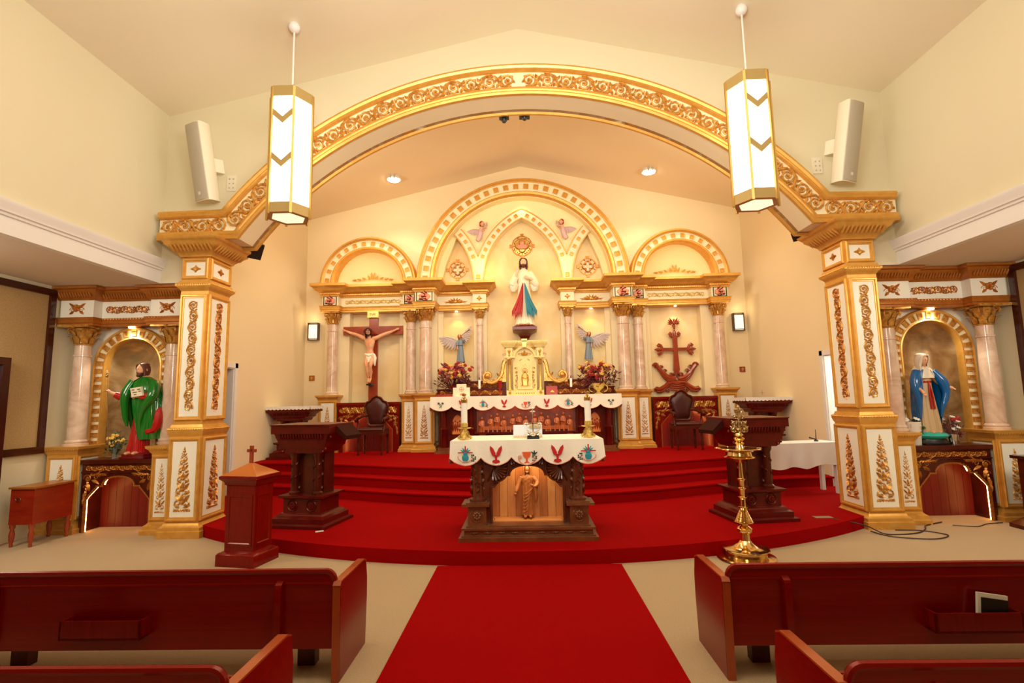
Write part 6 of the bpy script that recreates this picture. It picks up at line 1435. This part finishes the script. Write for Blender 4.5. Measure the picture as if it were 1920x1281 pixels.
# ================================================================ credence table
cT = xf((4.55, 8.88, FB), 1, .14)
r = thing('side_table', 'plain white table half hidden under a white cloth near the doorway pillar', 'table', (4.55, 8.88, FB))
mb = MB(cT); mb.box(-.64, .64, -.22, .22, .80, .83); mb.build('table_top', 'white', r)
for a, b in ((-.6, -.18), (.6, -.18), (-.6, .18), (.6, .18)):
    mb = MB(cT); mb.box(a-.03, a+.03, b-.03, b+.03, 0, .80); mb.build('leg', 'darkwood' if a < 0 else 'white', r)
mb = MB(cT); n = 60; rows = []
per = [(-.66, .235 - .47*k/12, 0) for k in range(12)] + [(-.66 + 1.32*k/36, -.235, 1) for k in range(37)] + [(.66, -.235 + .47*k/12, 2) for k in range(1, 13)]
for t in (0, .25, .5, .75, 1):
    row = []
    for i, (x, y, e) in enumerate(per):
        w = .012*t*sin(i*.7) + .01*t; d = .40 - .10*max(0, x) + .02*sin(i*.45)
        row.append((x + (w if e == 2 else (-w if e == 0 else 0)), y - (w if e == 1 else 0), .838 - t*d))
    rows.append(row)
mb.loft(rows, cap=False, closed=False); mb.box(-.66, .66, -.235, .235, .832, .84)
tag(mb.build('table_cloth', 'plaincloth', smooth=60), 'plain white cloth draped over the side table near the doorway pillar', 'table cloth')
r = thing('candle_snuffer', 'small dark metal stand with a thin upright rod on the white side table', 'metal stand', (4.95, 8.93, .996))
mb = MB(); mb.lathe([(.035, 0), (.03, .02), (.008, .03), (.004, .2)], (4.95, 8.93, .996), 10); mb.tube([(4.95, 8.93, 1.03), (4.87, 8.93, 1.05), (4.84, 8.93, 1.06)], [.01, .012, .016], n=6); mb.build('stand', 'black', r)

# ================================================================ leather chairs
def chair():
    r = thing('leather_armchair', 'x', 'chair', (0, 0, 0), 'carved leather chairs')
    out = [(-.15, 0), (-.19, .05), (-.205, .18), (-.265, .36), (-.265, .46), (-.225, .53), (-.15, .56), (-.10, .63), (0, .67)]
    out = out + [(-x, z) for x, z in out[-2::-1]]
    P = lambda u, v, w: (u, .26-w, .62+v)
    mb = MB(); mb.sweep([(u, v) for u, v in out][::-1], [(.0, 0), (.02, .03), (.0, .05), (-.03, .03), (-.03, 0)], P=P); bk = mb.build('back_frame', 'darkwood', r)
    mb = MB(); rings = []
    for k, w in ((1, .0), (.97, .03), (.85, .055), (.5, .07)): rings.append([P(u*k*.92, .31+(v-.31)*k*.94, w) for u, v in out])
    mb.loft(rings); mb.build('back_cushion', 'leather', r)
    mb = MB(); mb.box(-.29, .29, -.25, .27, .44, .52); mb.build('seat_frame', 'darkwood', r)
    mb = MB(); mb.loft([[(-x, -y, z), (x, -y, z), (x, y, z), (-x, y, z)] for x, y, z in ((.27, .24, .51), (.285, .255, .55), (.27, .24, .585), (.2, .17, .60))]); mb.build('seat_cushion', 'leather', r)
    for x in (-.26, .26):
        for y in (-.22, .24):
            mb = MB(); mb.lathe([(.02, 0), (.028, .03), (.018, .06), (.034, .12), (.022, .2), (.032, .3), (.024, .36), (.036, .38), (.036, .45)], (x, y, 0), 10); mb.build('leg', 'darkwood', r)
    for e in (-1, 1):
        mb = MB(); mb.tube(catmull([(e*.20, .22, .86), (e*.28, .12, .84), (e*.31, -.05, .80), (e*.31, -.20, .80), (e*.31, -.27, .77), (e*.31, -.25, .73)], 3), [.028]*16, n=8); mb.tube(catmull([(e*.30, -.18, .79), (e*.30, -.14, .68), (e*.28, -.18, .50)], 3), [.022]*7, n=8); mb.build('armrest', 'darkwood', r)
    return r
a = chair(); b = copy_tree(a); a.location = (-3.42, 11.40, FL); b.location = (3.52, 11.40, FL)
a['label'] = 'burgundy leather armchair with a carved back, below the crucifix'; b['label'] = 'burgundy leather armchair with a carved back, below the anchor cross'

# ================================================================ wooden chest on legs, dark kneeler
r = thing('wooden_chest', 'reddish wooden chest on four turned legs with a silver pull, beside the shrine pedestal', 'chest', (-6.68, 7.0, 0))
mb = MB(); mb.box(-6.84, -6.52, 6.72, 7.31, .29, .75); mb.build('body', 'redchest', r)
mb = MB(); mb.box(-6.86, -6.50, 6.70, 7.33, .75, .775); mb.build('lid', 'bronze', r)
for x in (-6.81, -6.55):
    for y in (6.75, 7.28):
        mb = MB(); mb.lathe([(.018, 0), (.022, .02), (.018, .04), (.03, .10), (.034, .16), (.022, .22), (.032, .25), (.034, .30)], (x, y, 0), 12); mb.build('leg', 'crosswood', r)
mb = MB(); mb.tube([(-6.72+.035*cos(t), 6.70, .62+.018*sin(t)) for t in [2*PI*k/12 for k in range(13)]], [.006]*13, n=5); mb.build('pull', 'silver', r)
r = thing('dark_kneeler', 'dark brown wooden prayer stand at the end of the veiled statue shrine', 'stand', (6.75, 6.9, 0))
mb = MB(); solid_moulding(mb, 6.50, 7.0, 6.75, 7.05, [(.10, 0), (.10, .05), (.05, .09), (.0, .14)]); mb.box(6.52, 7.0, 6.77, 7.05, .13, .90); mb.build('body', 'darkwood', r)
mb = MB(); mb.box(6.45, 7.02, 6.70, 7.08, .90, .94); mb.build('top', 'darkframe', r)

# ================================================================ hanging lanterns
def lantern(x, label):
    y, z0, z1 = 6.2, 4.17, 5.84; R = .285
    r = thing('hanging_lantern', label, 'pendant lamp', (x, y, z1), 'hexagonal lanterns')
    hexp = [(R*cos(PI/3*k), R*sin(PI/3*k)) for k in range(6)]       # flats towards -y and +y
    def face(k): a, b = Vector(hexp[k]), Vector(hexp[(k+1) % 6]); return a, b, (b-a).normalized()
    for k in range(6):
        a, b, t = face(k); n = Vector((t.y, -t.x))
        mb = MB(); p, q = a*.93, b*.93; mb.add([(x+p.x, y+p.y, z0+.13), (x+q.x, y+q.y, z0+.13), (x+q.x, y+q.y, z1-.14), (x+p.x, y+p.y, z1-.14), (x+p.x*.97, y+p.y*.97, z0+.13), (x+q.x*.97, y+q.y*.97, z0+.13), (x+q.x*.97, y+q.y*.97, z1-.14), (x+p.x*.97, y+p.y*.97, z1-.14)], [(0, 1, 2, 3), (7, 6, 5, 4), (0, 4, 5, 1), (1, 5, 6, 2), (2, 6, 7, 3), (3, 7, 4, 0)]); mb.build('glass_pane', 'glow', r)
        if k in (4, 1):
            mb = MB(); c = (p+q)/2; L = (q-p).length/2
            P = lambda u, v, w: (x + c.x + t.x*u + n.x*w, y + c.y + t.y*u + n.y*w, v)
            for zz in (z0+.58, z0+1.16): mb = MB(); mb.prism([(-L, zz+.12), (0, zz), (L, zz+.12), (L, zz+.21), (0, zz+.09), (-L, zz+.21)], .004, .012, P=P); mb.build('chevron', 'chevron', r)
    for zz, h, k_ in ((z0, .13, 1), (z1-.14, .14, 1)):
        mb = MB(); mb.loft([[(x+px*k2, y+py*k2, z) for px, py in hexp] for z, k2 in ((zz, .90), (zz, .97), (zz+h, .97), (zz+h, .90))], cap=False); mb.loft([[(x+px*.90, y+py*.90, z) for px, py in hexp] for z in (zz, zz+h)], cap=False)
        if zz > z0: mb.loft([[(x+px*.95, y+py*.95, z) for px, py in hexp] for z in (zz+h-.02, zz+h)])
        mb.build('band', 'chevron', r)
    for px, py in hexp:
        a = math.atan2(py, px); mb = MB(); P = lambda u, v, w: (x + px + cos(a)*u - sin(a)*w, y + py + sin(a)*u + cos(a)*w, v)
        mb.box(-.016, .008, z0-.02, z1-.02, -.015, .015, P=P); mb.build('corner_post', 'lampgold', r)
    mb = MB(); mb.loft([[(x+px*.76, y+py*.76, z) for px, py in hexp] for z in (z0+.0, z0+.01)]); mb.build('base_glass', 'glowlow', r)
    mb = MB(); mb.loft([[(x+px*k2, y+py*k2, z) for px, py in hexp] for k2, z in ((.75, z0-.004), (.96, z0-.004), (.96, z0+.01), (.75, z0+.01))], cap=False); mb.build('base_rim', 'bronze', r)
    zc = 7.57 - .233*abs(x)
    mb = MB(); mb.tube([(x, y, z1-.02), (x, y, zc)], [.012]*2, n=8); mb.build('rod', 'white', r)
    mb = MB(); mb.ball((x, y, zc-.05), .075, 16, 10); mb.build('ceiling_ball', 'white', r)
lantern(-2.99, 'hexagonal gold hanging lantern with lit glass, over the side of the donation box')
lantern(2.95, 'hexagonal gold hanging lantern with lit glass, over the side of the brass lamp')

# ================================================================ wall speakers, sconces, small fixtures
for sx, lb in ((-1, 'tall off white column speaker over the pillar by the green robed statue'), (1, 'tall off white column speaker over the pillar by the veiled statue')):
    P0 = hrot((sx*4.66, 6.98, 5.34), sx*.42, .20)
    P = lambda u, v, w: P0(sx*u, v, w)
    r = thing('column_speaker', lb, 'speaker', (sx*4.5, 7.05, 5.22), 'wall column speakers')
    mb = MB(); prof = [(.16, -.05), (.15, -.09), (.10, -.11), (-.10, -.11), (-.15, -.09), (-.16, -.05), (-.13, .08), (-.08, .13), (.08, .13), (.13, .08)]
    mb.prism(prof, -.56, .56, P=lambda u, v, w: P(u, v, w)); mb.build('cabinet', 'spk', r)
    mb = MB(); mb.prism([(-.145, -.06), (-.14, -.10), (-.09, -.122), (.09, -.122), (.14, -.10), (.145, -.06)], -.545, .545, P=P); mb.build('grille', 'grey', r)
    mb = MB(); mb.box(-.02, .02, -.126, -.12, -.47, -.43, P=P); mb.build('badge', 'white', r)
    mb = MB(); mb.box(-.04, .04, .12, .30, -.1, .1, P=P); mb.build('bracket', 'spk', r)
    r = thing('wall_control_plate', 'small white control plate beside the column speaker over the ' + ('green robed' if sx < 0 else 'veiled') + ' statue side', 'wall plate', (sx*4.42, 7.3, 5.15))
    mb = MB(); mb.box(sx*4.42-.07, sx*4.42+.07, 7.305, 7.32, 5.05, 5.30); mb.build('plate', 'spk', r)
    mb = MB()
    for k in range(6): mb.ball((sx*4.42-.03+.06*(k % 2), 7.303, 5.10+.07*(k//2)), .012, 6, 4)
    mb.build('knob', 'grey', r)
    r = thing('wall_sconce', 'lit rectangular sconce in a dark frame beside the bay with the ' + ('crucifix' if sx < 0 else 'anchor cross'), 'wall lamp', (sx*5.26, 12.45, 3.58), 'chancel sconces')
    mb = MB(); mb.box(sx*5.26-.11, sx*5.26+.11, 12.40, 12.5, 3.40, 3.78); mb.build('glass_panel', 'glowlow', r)
    mb = MB(); mb.sweep(rect(sx*5.26-.13, sx*5.26+.13, 3.37, 3.81), [(0, 0), (0, .12), (-.02, .12), (-.02, 0)], P=lambda u, v, w: (u, 12.5-w, v))
    for z in (3.41, 3.77): mb.box(sx*5.26-.12, sx*5.26+.12, 12.375, 12.395, z-.008, z+.008)
    mb.build('frame', 'darkframe', r)
    r = thing('wall_plaque', 'small square brown plaque with a cross, below the sconce by the ' + ('crucifix' if sx < 0 else 'anchor cross'), 'plaque', (sx*5.30, 12.49, 2.43))
    mb = MB(); mb.box(sx*5.30-.065, sx*5.30+.065, 12.475, 12.5, 2.365, 2.495); mb.build('board', 'bronze' if sx < 0 else 'crosswood', r)
    mb = MB(); mb.box(sx*5.30-.008, sx*5.30+.008, 12.468, 12.476, 2.39, 2.47); mb.box(sx*5.30-.035, sx*5.30+.035, 12.468, 12.476, 2.43, 2.445); mb.build('cross', 'palegold', r)
    xx = sx*3.0; zc = 7.79 - .234*3.0
    r = thing('ceiling_downlight', 'bright round ceiling downlight over the bay with the ' + ('crucifix' if sx < 0 else 'anchor cross'), 'ceiling light', (xx, 11.4, zc), 'chancel downlights')
    mb = MB(); mb.lathe([(.10, .10), (.13, .02), (.16, -.05), (.165, -.06), (.12, -.06)], (xx, 11.4, zc), 24); mb.build('housing', 'white', r)
    mb = MB(); mb.lathe([(.14, -.062), (.14, -.070), (.0001, -.072)], (xx, 11.4, zc), 24); mb.build('lens', 'bulb', r)
    mb = MB(); mb.tube([(xx-.04, 11.25, zc+.02), (xx-.04, 11.25, zc-.08)], [.02]*2, n=6); mb.tube([(xx+.05, 11.25, zc+.02), (xx+.05, 11.25, zc-.08)], [.02]*2, n=6); mb.build('spring_clip', 'grey', r)
    for x, y in ((3.70, 12.28), (1.66, 12.34)):
        r = thing('niche_downlight', 'tiny recessed downlight in the retable soffit over the ' + ('crucifix' if sx < 0 else 'anchor cross') + (' bay' if x > 2 else ' side trumpet angel'), 'ceiling light', (sx*x, y, 3.99))
        mb = MB(); mb.lathe([(.03, .0), (.032, -.008), (.02, -.01), (.0001, -.009)], (sx*x, y, 4.0), 12); mb.build('lens', 'bulb', r)
    r = thing('stage_speaker', ('bulky black speaker' if sx < 0 else 'small black camera-like fixture') + ' behind the pillar capital by the ' + ('green robed' if sx < 0 else 'veiled') + ' statue', 'speaker', (sx*4.45, 8.0, 4.3))
    mb = MB(); P = hrot((sx*(4.45 if sx < 0 else 4.42), 7.95, 4.36 if sx < 0 else 4.33), sx*.6, 0, -sx*.5)
    s_ = 1 if sx < 0 else .55; mb.box(-.2*s_, .2*s_, -.12*s_, .12*s_, -.13*s_, .13*s_, P=P); mb.build('housing', 'black', r)
    mb = MB(); mb.tube([(sx*4.45, 7.9, 4.4), (sx*4.5, 7.62, 4.5)], [.02]*2, n=6); mb.build('bracket', 'black', r)
# altar bells, floor plate, cable, paper scrap, wall switch
r = thing('altar_bells', 'cluster of small silver hand bells on the red platform floor', 'bells', (3.42, 7.0, FB))
mb = MB()
for k, (x, y) in enumerate(((-.07, 0), (.0, -.03), (.06, .0), (.0, .05))): mb.lathe([(.026, 0), (.022, .03), (.012, .05), (.004, .055)], (3.42+x, 7.0+y, FB), 12)
mb.build('bell', 'silver', r)
mb = MB(); mb.tube([(3.34, 7.0, FB+.06), (3.42, 7.0, FB+.075), (3.50, 7.0, FB+.06)], [.006]*3, n=5); mb.tube([(3.42, 7.0, FB+.07), (3.42, 7.0, FB+.13)], [.006]*2, n=5); mb.build('handle', 'silver', r)
tag(MB().box(3.83, 4.06, 7.07, 7.17, FB, FB+.006).build('floor_plate', 'vent'), 'flat metal floor outlet plate on the red platform near the pillar by the veiled statue', 'floor plate')
mb = MB(); mb.tube(catmull([(4.02, 7.02, .16), (4.35, 6.90, .10), (4.55, 6.80, .012), (4.95, 6.84, .01), (5.2, 7.02, .01), (5.35, 7.2, .012), (5.7, 7.38, .012)], 6), [.008]*37, n=6)
mb.tube(catmull([(4.45, 6.95, .012), (4.55, 6.68, .012), (4.95, 6.56, .012), (5.25, 6.72, .012), (5.1, 6.95, .012), (4.8, 7.0, .012)], 6), [.007]*31, n=6)
mb.tube(catmull([(5.7, 7.2, .012), (5.95, 7.12, .012), (6.2, 7.25, .012), (6.45, 7.3, .012)], 6), [.006]*19, n=6)
tag(mb.build('floor_cable', 'cable'), 'thin black cable looped on the floor around the pillar by the veiled statue', 'cable')
tag(MB(xf((-2.70, 6.72, FB), 1, .5)).box(-.05, .05, -.02, .02, 0, .008).build('paper_scrap', 'flwhite'), 'small white scrap of paper on the platform at the lectern behind the donation box', 'paper')
r = thing('door_hook', 'small black hook and latch at the doorway edge behind the pillar', 'hook', (-5.58, 9.40, 1.35))
mb = MB(); mb.box(-5.68, -5.58, 9.38, 9.43, 1.33, 1.37); mb.ball((-5.60, 9.37, 1.35), .035, 8, 6); mb.tube([(-5.60, 9.37, 1.33), (-5.60, 9.37, 1.2)], [.006]*2, n=5); mb.build('hook', 'black', r)

# ================================================================ lights, camera, view
def light(kind, name, loc, power, col=(1, .9, .75), size=.2, target=None, size_y=None, spot=60, blend=.6):
    l = bpy.data.lights.new(name, kind); l.energy = power; l.color = col
    if kind == 'AREA':
        l.size = size
        if size_y: l.shape = 'RECTANGLE'; l.size_y = size_y
    elif kind == 'SPOT': l.shadow_soft_size = size; l.spot_size = math.radians(spot); l.spot_blend = blend
    else: l.shadow_soft_size = size
    o = bpy.data.objects.new(name, l); COL.objects.link(o); o.location = loc
    if target is not None: o.rotation_euler = (Vector(target)-Vector(loc)).to_track_quat('-Z', 'Y').to_euler()
    return o
light('AREA', 'nave_overhead_fill', (0, 3.2, 7.0), 190, (1, .92, .76), 6.0, (0, 4.2, 0), 4.0)  # added overhead light above the frame, no fixture modelled
light('AREA', 'bounce_flash', (0, -.4, 3.2), 310, (1, .95, .83), 1.2, (0, 2.4, 7.4), 1.2)
light('AREA', 'ceiling_fill', (0, 2.2, 4.6), 150, (1, .95, .84), 1.6, (0, 6.0, 7.3), 1.0)  # added uplight out of view, brightens the nave ceiling
light('AREA', 'chancel_arch_light', (0, 7.95, 6.1), 130, (1, .87, .63), 5.0, (0, 11.0, 1.6), .5)
for sx in (-1, 1):
    light('AREA', 'spandrel_fill', (sx*4.75, 7.95, 5.0), 75, (1, .88, .66), .6, (sx*1.5, 10.4, 7.4), .8)  # added lights hidden behind the arch spandrels to lift the chancel ceiling
    light('SPOT', 'downlight_lamp', (sx*3.0, 11.35, 6.98), 160, (1, .87, .62), .1, (sx*3.0, 11.1, 0), spot=120)
    light('SPOT', 'bay_lamp', (sx*3.70, 12.2, 3.97), 9, (1, .80, .42), .03, (sx*3.70, 12.42, 2.4), spot=95)
    light('SPOT', 'angel_lamp', (sx*1.66, 12.2, 3.97), 8, (1, .80, .30), .03, (sx*1.62, 12.42, 2.9), spot=90)
    light('POINT', 'tympanum_lamp', (sx*3.76, 12.0, 4.80), 2.6, (1, .74, .22), .05)
    light('SPOT', 'shrine_lamp', (sx*6.17, 7.70, 3.02), 46, (1, .88, .66), .03, (sx*6.17, 8.05, 1.2), spot=110)
    light('AREA', 'aisle_light', (sx*6.3, 4.6, 3.55), 120, (1, .92, .76), 1.0, (sx*6.3, 6.4, 0), 2.0)
    light('POINT', 'sconce_lamp', (sx*5.26, 12.3, 3.9), 1.6, (1, .80, .45), .05)
light('POINT', 'great_arch_lamp', (-.9, 11.95, 5.0), 6, (1, .78, .18), .08)
light('POINT', 'great_arch_lamp', (.9, 11.95, 5.0), 3, (1, .78, .24), .08)
light('SPOT', 'crown_lamp', (0, 12.0, 6.66), 11, (1, .84, .42), .04, (0, 12.35, 4.5), spot=120)
light('POINT', 'passage_lamp', (6.4, 9.1, 2.2), 45, (.95, 1, .9), .1)
light('AREA', 'altar_arch_lamp', (0, 6.45, 1.15), 5, (1, .80, .5), .6, (0, 6.6, .4), .06)
light('AREA', 'high_altar_lamp', (0, 11.36, 1.72), 4, (1, .50, .2), 2.0, (0, 11.5, 1.2), .05)

w = bpy.data.worlds.new('World'); SC.world = w; w.use_nodes = True
w.node_tree.nodes['Background'].inputs[0].default_value = (1, .9, .75, 1); w.node_tree.nodes['Background'].inputs[1].default_value = .05
cam = bpy.data.cameras.new('Camera'); co = bpy.data.objects.new('Camera', cam); COL.objects.link(co); SC.camera = co
cam.sensor_width = 36; cam.lens = 36*950/1920; cam.clip_start = .05; cam.clip_end = 100
ex, ey, ez = (.99946351, .02641311, -.01936607), (.02225537, -.11389027, .99324403), (.02402906, -.99314216, -.11441701)
# columns: right, up, backwards
Rm = Matrix(((ex[0], -.02402906*0 + ey[0], ez[0]), (ex[1], ey[1], ez[1]), (ex[2], ey[2], ez[2])))
co.matrix_world = Matrix.Translation((0, 0, 1.8)) @ Rm.to_4x4()
SC.view_settings.view_transform = 'Standard'; SC.view_settings.look = 'None'; SC.view_settings.exposure = -0.08; SC.view_settings.gamma = 1
SC.view_settings.use_curve_mapping = False
